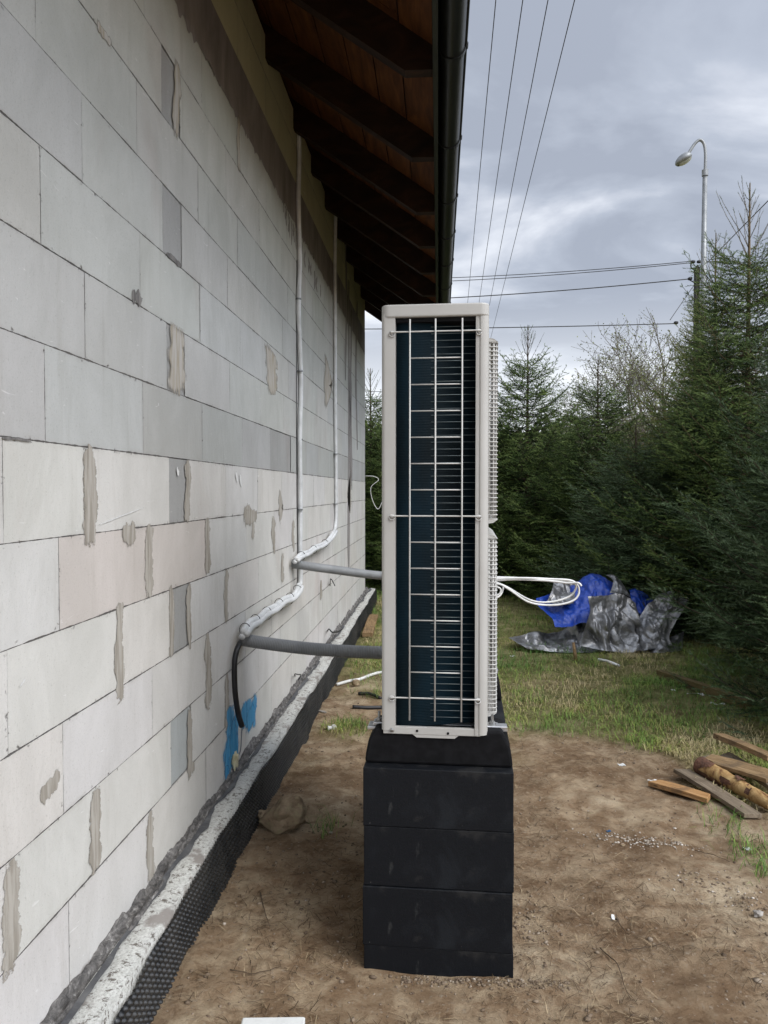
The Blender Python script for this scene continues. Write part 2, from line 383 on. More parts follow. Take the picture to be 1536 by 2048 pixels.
# soil clods and rocks
m = MT('earthy_rock'); c = m.coord(); f = m.noise(9, 8, .7, c, .5)
m.set(m.mix(m.rng(m.noise(30, 6, .7, c), .45, .7), m.ramp(f, [(.3, (.13, .088, .055)), (.5, (.29, .215, .14)), (.68, (.45, .35, .24))]), (.33, .28, .17)), .95, 0, m.bump(m.noise(34, 9, .75, c, .4), .8, .018), .15); M['clod'] = m.m
m = MT('pale_stone'); c = m.coord(); m.set(m.ramp(m.noise(14, 6, .6, c), [(.35, (.20, .18, .16)), (.65, (.42, .39, .35))]), .9, 0, m.bump(m.noise(60, 6, .7, c), .6, .006), .2); M['stone'] = m.m
def rock(name, loc, size, rot, seed, mat, label, rough=.28, sub=5, sink=.25, cat='stone', grp=None):
    import bmesh
    rq = np.random.default_rng(seed + 100); bm = bmesh.new(); me = bpy.data.meshes.new(name)
    for _ in range(15):
        d = rq.normal(0, 1, 3); d /= np.linalg.norm(d); bm.verts.new(d * rq.uniform(.8, 1.1))
    h_ = bmesh.ops.convex_hull(bm, input=bm.verts[:]); bmesh.ops.delete(bm, geom=[g_ for g_ in set(h_['geom_interior']) | set(h_['geom_unused']) if isinstance(g_, bmesh.types.BMVert)], context='VERTS')
    bmesh.ops.triangulate(bm, faces=bm.faces[:]); bmesh.ops.subdivide_edges(bm, edges=bm.edges[:], cuts=max(2, sub * 3 - 5), use_grid_fill=True)
    for _ in range(2): bmesh.ops.smooth_vert(bm, verts=bm.verts[:], factor=.5, use_axis_x=True, use_axis_y=True, use_axis_z=True)
    V = np.array([v.co[:] for v in bm.verts])
    d = 1 + rough * .55 * (fbm(V[:, 0] * 2.2, V[:, 1] * 2.2, V[:, 2] * 2.2, 5, seed)) - rough * .3 * np.abs(vnoise(V[:, 0] * 4.4, V[:, 1] * 4.4, V[:, 2] * 4.4, seed + 9))
    V = V * d[:, None] * np.array(size) / 2
    for v, q in zip(bm.verts, V): v.co = q
    bm.to_mesh(me); bm.free(); o = link(name, me, mat, None, True)
    o.location = (loc.x, loc.y, loc.z + size[2] * (.5 - sink)); o.rotation_euler = rot
    return tag(o, label, cat, grp)
p = on_g(566, 1668); rock('rock', p + Vector((0, .06, 0)), (.22, .30, .20), (R(4), R(-8), R(-24)), 6, M['clod'], 'large brown clay covered rock lying against the dimpled membrane', .27, 5, .15)
p = on_g(522, 1655); rock('rock', p + Vector((-.01, .05, 0)), (.09, .12, .09), (0, .3, .8), 23, M['clod'], 'small dark rock wedged between the big clay rock and the membrane', .35, 4, .2)
p = on_g(612, 1650); rock('rock', p + Vector((.01, .05, 0)), (.15, .13, .085), (0, .25, .3), 8, M['clod'], 'smaller flat brown rock touching the right side of the large clay rock', .35, 5, .2)
p = on_g(711, 1372); rock('stone', p, (.075, .06, .065), (0, 0, .4), 12, M['clod'], 'brown stone lying on the thin white pipe', .3, 4, .1)
p = on_g(1517, 1832); rock('stone', p, (.05, .045, .035), (0, 0, .4), 14, M['stone'], 'pale grey stone on the soil at the right edge of the photo', .3, 4)
p = on_g(1060, 1835); rock('stone', p, (.03, .03, .022), (0, 0, 1.4), 15, M['clod'], 'small dark stone on the soil just right of the black block pile', .3, 4)
p = on_g(1246, 1692); rock('stone', p, (.03, .022, .018), (0, 0, .2), 18, M['clod'], 'small rust brown stone just below the strip of white gravel', .3, 3)
p = on_g(1180, 1626); rock('stone', p, (.045, .02, .012), (0, 0, .2), 17, M['clod'], 'flat dark brown piece of bark on the bare soil', .3, 3, .25, 'bark')
p = on_g(645, 1425); rock('stone', p, (.10, .035, .02), (0, 0, -.5), 27, M['stone'], 'thin pale stone chip on the soil beside the membrane', .3, 3, .2)

# ------------------------------------------------------------------ house
WY0, WY1 = -1.6, on_wall(730, 1000).y
house = empty('house', (-1.0, 0, 0)); house.location = (-1.0, 4.0, 0)
tag(house, 'unplastered house wall of white aerated concrete blocks under a dark timber eave', 'house')
HO = Vector((-1.0, 4.0, 0))
def child_fix(o):
    o.parent = house; o.location = o.location - HO; return o
ratio = lambda r: CAMZ - r
courses = {0: (-.125, .122, [5, 172, 338, 375, 451, 515, 563, 600]), -1: (.122, .369, [116, 300, 412, 492, 548, 586]),
           -2: (.369, .617, [10, 240, 338, 378, 452, 516, 562]), -3: (.617, .864, [121, 302, 415, 490, 542]),
           -4: (.864, 1.112, [20, 188, 340, 380, 452, 516, 560]), -5: (1.112, 1.40, [131, 300, 410, 490, 543]),
           1: (-.373, -.125, [90, 286, 404, 484, 540, 581]), 2: (-.62, -.373, [171, 334, 369, 459, 521, 567]),
           3: (-.867, -.62, [84, 281, 400, 480, 536, 577]), 4: (-1.115, -.867, [167, 327, 364, 455, 520, 565]),
           5: (-1.362, -1.115, [77, 276, 397, 475, 535, 575]), 6: (-1.61, -1.362, [160, 325, 361, 452, 518, 563]),
           7: (-1.857, -1.61, [291, 405, 478, 532, 573])}
Vw, Fw, U1, U2, Cw = [], [], [], [], []
def block(y0, y1, z0, z1, col, dx):
    b = len(Vw); xf = -1.0 + dx
    for (y, z) in ((y0, z0), (y1, z0), (y1, z1), (y0, z1)):
        Vw.append((xf, y, z)); U1.append((y - y0, z - z0)); U2.append((y1 - y, z1 - z)); Cw.append(col)
    Fw.append((b, b + 1, b + 2, b + 3))
filler = {(0, 338), (-2, 338), (-4, 340), (2, 334), (4, 327), (6, 325), (1, 540)}
for ci, (ra, rb, jx) in courses.items():
    z1, z0 = ratio(ra), ratio(rb)
    yj = [on_wall(x, 982 + ra * 300).y for x in jx]
    lo = yj[0]; pre = []
    while lo > WY0: lo -= .6; pre.append(lo)
    yj = pre[::-1] + yj; jxx = [None] * len(pre) + jx
    while yj[-1] < WY1 - .35: yj.append(yj[-1] + .6 + random.uniform(-.01, .01)); jxx.append(None)
    yj[-1] = WY1; yj[0] = WY0
    for i in range(len(yj) - 1):
        fill = (ci, jxx[i]) in filler
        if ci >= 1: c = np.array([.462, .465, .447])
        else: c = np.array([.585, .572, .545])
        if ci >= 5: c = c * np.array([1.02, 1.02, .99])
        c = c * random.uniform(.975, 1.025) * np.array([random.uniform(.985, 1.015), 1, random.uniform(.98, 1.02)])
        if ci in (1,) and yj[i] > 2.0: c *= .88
        if ci == -1 and jxx[i] in (116, 300): c = c * np.array([.97, .91, .90])
        if fill: c = np.array([.34, .34, .33]) if ci >= -2 else np.array([.38, .40, .395])
        block(yj[i], yj[i + 1], z0, z1, tuple(c), 0.0 + random.uniform(0, .0015) - (.003 if fill else 0))
# above the ring beam
zt = CAMZ + 2.149
for (za, zb) in ((zt, zt + .25), (zt + .25, zt + .475)):
    y = WY0
    while y < WY1:
        y2 = min(y + .6 + random.uniform(-.02, .02), WY1); c = np.array([.56, .53, .36]) * random.uniform(.85, 1.05)
        block(y, y2, za, zb, tuple(c), random.uniform(0, .001)); y = y2
m = MT('aerated_concrete_block'); co = m.coord()
def sepu(name):
    u = m.node('ShaderNodeUVMap'); u.uv_map = name; s_ = m.node('ShaderNodeSeparateXYZ'); m.t.links.new(u.outputs[0], s_.inputs[0]); return s_.outputs
a, b = sepu('lo'), sepu('hi')
dv = m.math('MINIMUM', a[1], b[1]); dh = m.math('MINIMUM', a[0], b[0])
rag = m.noise(30, 6, .75, co); rag2 = m.noise(5, 3, .6, co)
wid = m.math('MULTIPLY', m.rng(rag, .30, .80, .0003, .0040, False), m.rng(rag2, .3, .7, .4, 1.5))
lv = m.rng(m.math('DIVIDE', dv, wid), .6, 1.2, 1, 0); lh = m.rng(m.math('DIVIDE', dh, wid), .35, .8, 1, 0)
joint = m.math('MAXIMUM', lv, m.math('MULTIPLY', lh, .85))
chip = m.math('MULTIPLY', m.rng(m.math('MINIMUM', dv, dh), 0, .016, 1, 0), m.rng(m.noise(42, 4, .6, co), .62, .70))
joint = m.math('MAXIMUM', joint, chip)
base = m.attr('tone', 'Vector')
st = m.noise(3.2, 7, .65, m.coord((1, 1.2, .7)), .6)
streak = m.noise(14, 5, .6, m.coord((1, 1, .10)))
c = m.mix(m.rng(st, .32, .70), m.mix(1.0, base, (.92, .92, .91), 'MULTIPLY'), m.mix(1.0, base, (1.05, 1.05, 1.05), 'MULTIPLY'))
c = m.mix(m.math('MULTIPLY', m.rng(streak, .56, .74), .45), c, m.mix(1.0, c, (.80, .785, .755), 'MULTIPLY'))
c = m.mix(m.math('MULTIPLY', m.rng(m.noise(2.3, 4, .5, m.coord((1, 1, .6))), .58, .72), .55), c, m.mix(1.0, c, (.90, .84, .83), 'MULTIPLY'))
fine = m.noise(260, 4, .7, co); speck = m.noise(70, 3, .8, co)
c = m.mix(m.math('MULTIPLY', m.rng(fine, .54, .68), .55), c, m.mix(1.0, c, (.74, .74, .73), 'MULTIPLY'))
c = m.mix(m.math('MULTIPLY', m.rng(m.noise(110, 3, .75, co), .60, .68), .5), c, m.mix(1.0, c, (.70, .69, .67), 'MULTIPLY'))
scr = m.noise(26, 3, .5, m.coord((1, .35, 2.2)), 1.5)
c = m.mix(m.math('MULTIPLY', m.rng(scr, .70, .76), .4), c, (.78, .78, .77))
pit = m.rng(m.vor(23, co), .035, .02, 0, 1); pit = m.math('MULTIPLY', pit, m.rng(m.noise(9, 2, .5, co), .5, .6))
c = m.mix(m.math('MULTIPLY', pit, .6), c, (.16, .15, .14))
halo = m.math('MULTIPLY', m.rng(m.math('MINIMUM', dv, dh), 0, .02, .28, 0), m.rng(rag2, .4, .7))
c = m.mix(halo, c, (.33, .31, .29))
c = m.mix(joint, c, (.13, .123, .115))
h = m.math('SUBTRACT', m.math('SUBTRACT', m.math('MULTIPLY', fine, .10), m.math('MULTIPLY', joint, 1.0)), m.math('MULTIPLY', pit, .5))
b1 = m.bump(m.noise(38, 6, .65, m.coord((1, 1, .5))), .35, .006)
m.set(c, .92, 0, m.bump(h, .8, .006, b1), .15)
wall = child_fix(np_mesh('wall', Vw, Fw, m.m, None, False, None, {'tone': Cw}, {'lo': U1, 'hi': U2}))
# body of the wall behind its face, end face at the far corner
body = MB().box((-1.40, WY0, .12), (-1.0035, WY1 - .002, CAMZ + 2.615)).build('wall_core', simple('block_end', (.5, .49, .47), None, .9))
child_fix(body)
# concrete ring beam
m = MT('ring_beam_concrete'); co = m.coord()
c = m.ramp(m.noise(5, 7, .65, m.coord((1, 1, .35)), .5), [(.3, (.17, .15, .152)), (.55, (.26, .235, .235)), (.72, (.35, .32, .315))])
m.set(c, .9, 0, m.bump(m.noise(30, 6, .7, co), .5, .006), .15)
gy = np.arange(WY0, WY1, .02); V = []; Fb = []
edge = fbm(gy * 9, gy * 0, o=4, s=71) * .010 + np.where(fbm(gy * 22, gy * 0, o=2, s=73) > .45, -.03, 0) * (rng.uniform(.2, 1, len(gy)))
for i, y in enumerate(gy):
    V += [(-.9975, y, ratio(-1.857) + edge[i]), (-.9975, y, ratio(-2.149))]
    if i: Fb.append((2 * i - 2, 2 * i, 2 * i + 1, 2 * i - 1))
child_fix(np_mesh('ring_beam', V, Fb, m.m))

# mortar smears, chips, blue paint: thin ragged films on the wall
def smear_mat(name, c1, c2, soft=.07, sc=55, streak=(1, .7, .8), amax=1.0):
    m = MT(name); co = m.coord(); a = m.attr('cover')
    nn = m.noise(sc, 6, .7, m.coord(streak)); k = m.math('ADD', a, m.math('MULTIPLY', m.math('SUBTRACT', nn, .5), 1.7))
    al = m.rng(k, .5 - soft, .5 + soft)
    m.set(m.mix(m.rng(m.noise(50, 5, .6, m.coord((1, 1, .12))), .35, .65), c1, c2), .95, 0, m.bump(nn, .4, .004), .1, m.math('MULTIPLY', al, amax)); return m.m
def smears(name, lst, mat):
    for (pts, w, off) in lst:         # pts in metres on the wall (y, z); w in metres
        V, Fs, A = [], [], []
        P = [(Vector((0, p[0], p[1]))) for p in pts]
        if len(P) > 2: P = spline(P, 7)
        else: P = [P[0].lerp(P[1], t / 14) for t in range(15)]
        n = len(P); acc = 8; q = 0.0; q2 = 0.0
        for i, p in enumerate(P):
            t = (P[min(i + 1, n - 1)] - P[max(i - 1, 0)]).normalized(); s_ = Vector((0, -t.z, t.y))
            q = .75 * q + random.uniform(-.35, .35); q2 = .8 * q2 + random.uniform(-.10, .10)
            ww = w * 1.25 * (1 + max(-.6, min(.8, q)) * .6)
            ends = min(1, .35 + min(i, n - 1 - i) / 4)
            for k in range(acc + 1):
                u = k / acc * 2 - 1; pp = p + s_ * (u * ww / 2 + q2 * w)
                V.append((-1.0 + off, pp.y, pp.z)); A.append((1 - abs(u) ** 1.7) * 1.25 * ends)
        for i in range(n - 1):
            for k in range(acc): a0 = i * (acc + 1) + k; Fs.append((a0, a0 + 1, a0 + acc + 2, a0 + acc + 1))
        o = np_mesh(name, V, Fs, mat, None, False, {'cover': A}); o.parent = wall; o.location = (0, 0, 0)
def wp(px, py): p = on_wall(px, py); return (p.y, p.z)
def vs_(px, y0, y1, wpx, off=.0028): 
    p = on_wall(px, y0); return ([wp(px, y0), wp(px + random.uniform(-3, 3), (y0 + y1) / 2), wp(px, y1)], wpx * p.y ** 2 / F / 1.0, off)
tan = smear_mat('smeared_mortar', (.29, .265, .225), (.42, .395, .35))
smears('mortar_smear', [vs_(178, 888, 1095, 26), ([wp(243, 1063), wp(258, 1068), wp(270, 1060)], .06, .0031), vs_(300, 1048, 1195, 16), vs_(372, 920, 1045, 14), vs_(414, 1035, 1150, 10), vs_(240, 1200, 1405, 18),
    vs_(340, 1170, 1315, 10), vs_(378, 1165, 1300, 9), vs_(452, 1138, 1248, 8), vs_(415, 1262, 1420, 13), vs_(452, 1345, 1460, 8), vs_(188, 1575, 1748, 20), vs_(20, 1720, 1950, 38),
    vs_(300, 1622, 1768, 18), vs_(378, 1415, 1560, 10), ([wp(486, 1032), wp(500, 1030), wp(513, 1030)], .10, .0031), ([wp(494, 1018), wp(494, 1050)], .05, .0034), vs_(548, 1035, 1110, 7), vs_(587, 1040, 1105, 6), vs_(565, 1105, 1165, 5), vs_(564, 1000, 1030, 12),
    vs_(642, 1160, 1200, 4), vs_(696, 970, 1010, 8), vs_(505, 1035, 1080, 6), ([wp(78, 1595), wp(95, 1575), wp(118, 1550)], .05, .0031), ([wp(380, 1545), wp(388, 1530)], .05, .0031)], tan)
tan2 = smear_mat('ochre_mortar_streak', (.36, .32, .25), (.46, .44, .41), .3, 50, (1, 1, .1))
smears('rusty_streak', [vs_(543, 700, 790, 20), vs_(658, 735, 800, 14), vs_(352, 650, 790, 36), ([wp(192, 42), wp(204, 66), wp(222, 92)], .035, .0031), vs_(352, 120, 280, 14), vs_(478, 235, 345, 6)], tan2)
dk = smear_mat('grey_water_streak', (.23, .21, .20), (.30, .28, .27), .3, 22, (1, 1, .06))
smears('water_streak', [vs_(697, 560, 1150, 5), vs_(703, 620, 980, 4), vs_(690, 400, 760, 3), vs_(714, 600, 900, 3)] + [vs_(566 + i * 3.2, 405 + i * 7, 425 + i * 7 + (i * 37 % 31), 1.6, .0026 + i * .0001) for i in range(9)] + [vs_(604 + i * 6, 490 + i * 13, 505 + i * 13 + (i * 17 % 23), 1.8, .0026 + i * .0001) for i in range(7)], dk)
chp = smear_mat('broken_block_chip', (.13, .125, .12), (.22, .21, .20), .05, 40, (1, 1, 1))
smears('chip', [([wp(262, 592), wp(278, 598)], .05, .0035), ([wp(272, 580), wp(280, 610)], .045, .0038), ([wp(330, 505), wp(362, 533)], .02, .0035), ([wp(0, 875), wp(60, 882)], .006, .0035)], chp)
wht = smear_mat('pale_scratch', (.72, .72, .70), (.62, .62, .61), .15, 60, (1, 1, 1))
smears('scratch', [([wp(470, 945), wp(474, 962)], .03, .0033), ([wp(478, 948), wp(482, 972)], .03, .0036), ([wp(352, 935), wp(356, 950)], .02, .0036), ([wp(195, 1050), wp(285, 1015)], .004, .0036), ([wp(36, 1375), wp(48, 1358)], .006, .0036)], wht)
def st(pts, w, off): return ([wp(*p) for p in pts], w, off)
blu = smear_mat('blue_spray_paint', (.05, .29, .55), (.13, .38, .60), .42, 45, (1, 1, .09), .78)
smears('blue_spray_paint', [st([(511, 1388), (508, 1420), (505, 1455)], .10, .0034), st([(499, 1396), (498, 1425), (498, 1462)], .14, .0038), st([(489, 1402), (488, 1430), (489, 1452)], .12, .0042), st([(492, 1440), (502, 1432), (506, 1410)], .10, .0046),
    st([(461, 1410), (459, 1450), (456, 1500), (457, 1552)], .17, .0034), st([(472, 1412), (470, 1465), (468, 1520)], .15, .0038), st([(450, 1498), (460, 1506), (474, 1504)], .13, .0042), st([(463, 1440), (466, 1500), (463, 1535)], .12, .0046), st([(452, 1530), (451, 1560)], .07, .0048)], blu)

# ledge: rough mortar strip and polystyrene board, then dimpled membrane
LZ = ratio(1.36)
yy = np.arange(WY0, WY1 + .25, .0125); q = 14
m = MT('rough_wet_mortar'); co = m.coord()
c = m.ramp(m.noise(34, 8, .8, m.coord((1, .6, 1)), .5), [(.34, (.03, .029, .03)), (.47, (.11, .105, .10)), (.57, (.20, .19, .18)), (.64, (.48, .47, .45))])
m.set(c, .9, 0, m.bump(m.noise(50, 7, .7, co), .8, .015), .25)
uu = np.linspace(0, 1, q); YY, UU = np.meshgrid(yy, uu, indexing='ij')
wN = .052 + fbm(YY * 2.1, YY * 0, o=3, s=81) * .012
XX = -1.02 + UU * (wN + .02); prof = .020 * (1 - UU) ** 1.4 + fbm(YY * 13, UU * 4, o=5, s=83) * .018 - .014 * np.exp(-((UU - .62) / .12) ** 2)
ZZ = LZ + .0 + prof; ZZ[:, -1] -= .03
ix = np.arange(YY.size).reshape(YY.shape); Fq = np.stack([ix[:-1, :-1], ix[:-1, 1:], ix[1:, 1:], ix[1:, :-1]], -1).reshape(-1, 4)
child_fix(np_mesh('mortar_bed', np.stack([XX, YY, ZZ], -1).reshape(-1, 3), Fq, m.m, None, True))
fs = []; Vs_ = []
for i, y in enumerate(yy):
    w0 = fbm(y * 2.3, 0.0, o=3, s=96) * .008; Vs_ += [(-.960 + w0, y, LZ + .006), (-.958 + w0, y, LZ + .0035 + .003 * math.sin(y * 7)), (-.944 + w0 * 2.2 + float(fbm(y * 9, 0.0, o=3, s=97)) * .012, y, LZ + .0035)]
    if i: q_ = (i - 1) * 3; fs += [(q_, q_ + 1, q_ + 4, q_ + 3), (q_ + 1, q_ + 2, q_ + 5, q_ + 4)]
child_fix(np_mesh('damp_proof_strip', Vs_, fs, simple('grey_bitumen_felt', (.055, .056, .06), (.11, .11, .11), .7, 0, 14, 90, .6, .006), None, True))
m = MT('dirty_polystyrene'); co = m.coord()
c = m.mix(m.rng(m.noise(44, 7, .78, co), .535, .59), m.ramp(m.noise(120, 4, .75, co), [(.35, (.34, .34, .31)), (.6, (.56, .56, .53))]), (.13, .115, .10))
c = m.mix(m.rng(m.noise(7, 4, .6, co), .56, .66), c, (.25, .23, .21))
m.set(c, .85, 0, m.bump(m.noise(120, 5, .7, co), .7, .006), .2)
ed = fbm(yy * 3.3, yy * 0, o=4, s=85) * .010 + np.where(vnoise(yy * 1.3, yy * 0, s=88) > .35, -.012, 0)
V, Fe = [], []
for i, y in enumerate(yy):
    xo = -.868 + ed[i]
    V += [(-.965, y, LZ - .004), (-.92, y, LZ - .002 + .004 * math.sin(y * 3)), (xo, y, LZ - .003 + ed[i] * .3), (xo + .004, y, LZ - .10), (xo + .004, y, -.12)]
    if i: 
        for k in range(4): Fe.append(((i - 1) * 5 + k, (i - 1) * 5 + k + 1, i * 5 + k + 1, i * 5 + k))
# far end cap
V += [(-1.02, yy[-1], LZ - .002), (-1.02, yy[-1], -.12)]; b = (len(yy) - 1) * 5; Fe.append((b + 2, b + 4, len(V) - 1, len(V) - 2))
child_fix(np_mesh('insulation_board', V, Fe, m.m))
ym = np.arange(WY0 + 1.9, WY1 + .25, .0042); zm = np.linspace(-.07, 1, 54)
YM, TM = np.meshgrid(ym, zm, indexing='ij')
top = LZ - .004 + np.interp(ym, yy, fbm(yy * 2.2, yy * 0, o=4, s=91)) * .012 + np.where(ym < 1.95, 0, 0) - .055 * sstep(2.7, 1.5, ym)
ZM = -.07 + (top[:, None] + .07) * (TM + .07) / 1.07
pt = .025; row = ZM / pt; ri = np.floor(row); fy = (YM / pt + .5 * (ri % 2)) % 1 - .5; fz = row - ri - .5
dimp = sstep(.47, .22, np.hypot(fy, fz))
XM = -.858 + fbm(YM * 1.3, ZM * 3, o=3, s=93) * .008 + np.interp(ym, yy, ed)[:, None] * .5 + dimp * .011 + .012 * (1 - (ZM + .07) / (LZ + .07))
ix = np.arange(YM.size).reshape(YM.shape); Fq = np.stack([ix[:-1, :-1], ix[1:, :-1], ix[1:, 1:], ix[:-1, 1:]], -1).reshape(-1, 4)
child_fix(np_mesh('dimpled_membrane', np.stack([XM, YM, ZM], -1).reshape(-1, 3), Fq, simple('dimpled_black_polyethylene', (.012, .013, .014), (.035, .034, .032), .3, 0, 3.5, 60, .15, .003, .6), None, True))

# ------------------------------------------------------------------ roof: rafters, deck, fascia, gutter
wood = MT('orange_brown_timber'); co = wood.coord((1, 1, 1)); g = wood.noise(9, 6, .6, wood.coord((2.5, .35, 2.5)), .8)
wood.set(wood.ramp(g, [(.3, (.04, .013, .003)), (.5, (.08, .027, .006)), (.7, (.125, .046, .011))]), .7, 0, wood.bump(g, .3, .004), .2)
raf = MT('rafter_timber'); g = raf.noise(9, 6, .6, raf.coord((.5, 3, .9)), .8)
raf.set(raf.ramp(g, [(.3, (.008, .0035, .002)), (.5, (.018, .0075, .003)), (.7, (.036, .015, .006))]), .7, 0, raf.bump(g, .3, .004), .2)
SL = math.tan(R(35)); EZ = CAMZ + 1.90; KX = -.155; FX = -.028
RY1 = WY1 + .28
knees = [on_wall(730, 0).y]
k1 = at(825, 148, 1.0); f_ = 1.90 / (k1.z - CAMZ); y1 = f_                       # depth of the first seen rafter
ya = [y1 - 3.4, y1 - 2.6, y1 - 1.75, y1 - .9, y1, y1 + .91, y1 + 1.77, y1 + 2.50, y1 + 3.23] + [y1 + 3.23 + .78 * i for i in range(1, 20)]; ya = [y for y in ya if -1.5 < y < RY1 - .1] + [RY1 - .05]
VD = .19                                                                        # vertical depth of a rafter
for y in ya:
    x2 = -1.9; zk = EZ
    prof = [(FX - .003, zk), (KX, zk), (x2, zk + (KX - x2) * SL), (x2, zk + (KX - x2) * SL + VD), (FX - .003, zk + (KX - FX) * -SL + VD)]
    vs = [(px_, y - .033, pz) for px_, pz in prof] + [(px_, y + .033, pz) for px_, pz in prof]
    fs = [(0, 1, 2, 3, 4), (9, 8, 7, 6, 5)] + [(i, (i + 5), (i + 1) % 5 + 5, (i + 1) % 5) for i in range(5)]
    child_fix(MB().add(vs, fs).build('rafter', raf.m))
nb = 11; dk = MB(); zt0 = lambda x_: EZ + (KX - x_) * SL + VD + .004
x_ = FX - .004
for i in range(nb):
    xa = x_ - .155; 
    for (s0, s1) in ((WY0, 3.1 + i * .37 % 1.3), (3.104 + i * .37 % 1.3, 7.3 - i * .23 % .9), (7.304 - i * .23 % .9, RY1)):
        j = random.uniform(0, .004)
        vs = [(x_, s0, zt0(x_) + j), (xa + .006, s0, zt0(xa + .006) + j), (xa + .006, s1, zt0(xa + .006) + j), (x_, s1, zt0(x_) + j)]
        vs2 = [(v[0], v[1], v[2] + .022) for v in vs]
        dk.add(vs + vs2, [(0, 3, 2, 1), (4, 5, 6, 7), (0, 1, 5, 4), (2, 3, 7, 6), (1, 2, 6, 5), (3, 0, 4, 7)])
    x_ = xa
child_fix(dk.build('roof_deck', wood.m))
rc = MB(); xa, xb = .02, -2.1
rc.add([(xa, WY0, zt0(xa) + .03), (xb, WY0, zt0(xb) + .03), (xb, RY1 + .02, zt0(xb) + .03), (xa, RY1 + .02, zt0(xa) + .03),
        (xa, WY0, zt0(xa) + .09), (xb, WY0, zt0(xb) + .09), (xb, RY1 + .02, zt0(xb) + .09), (xa, RY1 + .02, zt0(xa) + .09)],
       [(0, 3, 2, 1), (4, 5, 6, 7), (0, 1, 5, 4), (2, 3, 7, 6), (1, 2, 6, 5), (3, 0, 4, 7)])
child_fix(rc.build('roof_covering', simple('dark_roof_sheet', (.03, .03, .032), None, .5)))
child_fix(MB().box((-2.1, WY0, CAMZ + 2.63), (-1.42, WY1, CAMZ + 2.69)).build('attic_floor', simple('attic_dark', (.05, .045, .04))))
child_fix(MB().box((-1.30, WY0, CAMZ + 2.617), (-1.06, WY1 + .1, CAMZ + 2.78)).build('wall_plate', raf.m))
fasc = simple('dark_grey_coated_metal', (.013, .014, .014), (.018, .019, .019), .38, .2, 3, 60, .05)
fb = MB().box((FX, WY0, EZ - .012), (FX + .022, RY1, EZ + .16))
child_fix(fb.build('fascia_board', fasc))
gc = Vector((.056, 0, EZ + .115)); gr_ = .059
gm = MB(); n = 16; ringp = [(gc.x + gr_ * math.cos(math.pi + math.pi * k / n), gc.z + gr_ * math.sin(math.pi + math.pi * k / n)) for k in range(n + 1)]
ringp.append((ringp[-1][0] + .006, ringp[-1][1] + .008))
inn = [(gc.x + (px_ - gc.x) * .965, gc.z + (pz - gc.z) * .965) for px_, pz in ringp]
for ring, flip in ((ringp, 0), (inn, 1)):
    v = [(px_, yq, pz) for yq in (WY0, RY1 + .06) for px_, pz in ring]; L_ = len(ring)
    gm.add(v, [((k, k + 1, L_ + k + 1, L_ + k) if not flip else (k + 1, k, L_ + k, L_ + k + 1)) for k in range(L_ - 1)])
gm.add([(gc.x + gr_ * math.cos(a) * .99, RY1 + .06, gc.z + gr_ * math.sin(a) * .99) for a in [math.pi + math.pi * k / 16 for k in range(17)]], [tuple(range(17))])
gutter = child_fix(gm.build('gutter', fasc, None, True, 0, 40))
MBb = MB().tube([(gc.x + gr_ + .004, WY0, gc.z + .004), (gc.x + gr_ + .004, RY1 + .06, gc.z + .004)], .0075, 8); bead = MBb.build('gutter_bead', fasc, None, True); bead.parent = gutter
for y in ya:
    b_ = MB(); v = []
    for yq in (y - .014, y + .014):
        for k in range(15):
            a = math.pi * .98 + math.pi * 1.04 * k / 14; v.append((gc.x + (gr_ + .006) * math.cos(a), yq, gc.z + (gr_ + .006) * math.sin(a)))
    for yq in (y - .014, y + .014):
        for k in range(15):
            a = math.pi * .98 + math.pi * 1.04 * k / 14; v.append((gc.x + (gr_ + .0005) * math.cos(a), yq, gc.z + (gr_ + .0005) * math.sin(a)))
    b_.add(v, [(k, k + 1, 16 + k, 15 + k) for k in range(14)] + [(k, 30 + k, 31 + k, k + 1) for k in range(14)] + [(15 + k, 16 + k, 46 + k, 45 + k) for k in range(14)])
    b_.tube([(gc.x + gr_ + .004, y - .016, gc.z + .004), (gc.x + gr_ + .004, y + .016, gc.z + .004)], .0125, 10)
    b_.build('gutter_bracket', fasc).parent = gutter

# ------------------------------------------------------------------ heat pump
YU = 2.52
UW, UH, UL = 211 / F * YU, 861 / F * YU, 1.12
UR = R(-2.2)
pL = at(764, 1467, YU); unit_z = pL.z
hp = empty('heat_pump', (pL.x, YU, unit_z), UR)
tag(hp, 'tall grey outdoor heat pump seen end-on with a dark coil behind a wire guard', 'heat pump')
PXM = UW / 211.0; PZM = UH / 861.0     # metres per photo pixel on the near face
def fx(px): return (px - 764) * PXM
def fz(py): return (1467 - py) * PZM
def rrect_prism(name, x0, x1, y0, y1, z0, z1, r, mat, parent, seg=5):
    pts = []
    for cx, cy, a0 in ((x1 - r, y1 - r, 0), (x0 + r, y1 - r, 90), (x0 + r, y0 + r, 180), (x1 - r, y0 + r, 270)):
        for k in range(seg + 1): a = R(a0 + 90 * k / seg); pts.append((cx + r * math.cos(a), cy + r * math.sin(a)))
    n = len(pts); b = MB(); b.add([(x, y, z0) for x, y in pts] + [(x, y, z1) for x, y in pts],
        [tuple(range(n - 1, -1, -1)), tuple(range(n, 2 * n))] + [(i, (i + 1) % n, n + (i + 1) % n, n + i) for i in range(n)])
    return b.build(name, mat, parent, True, .004, 35)
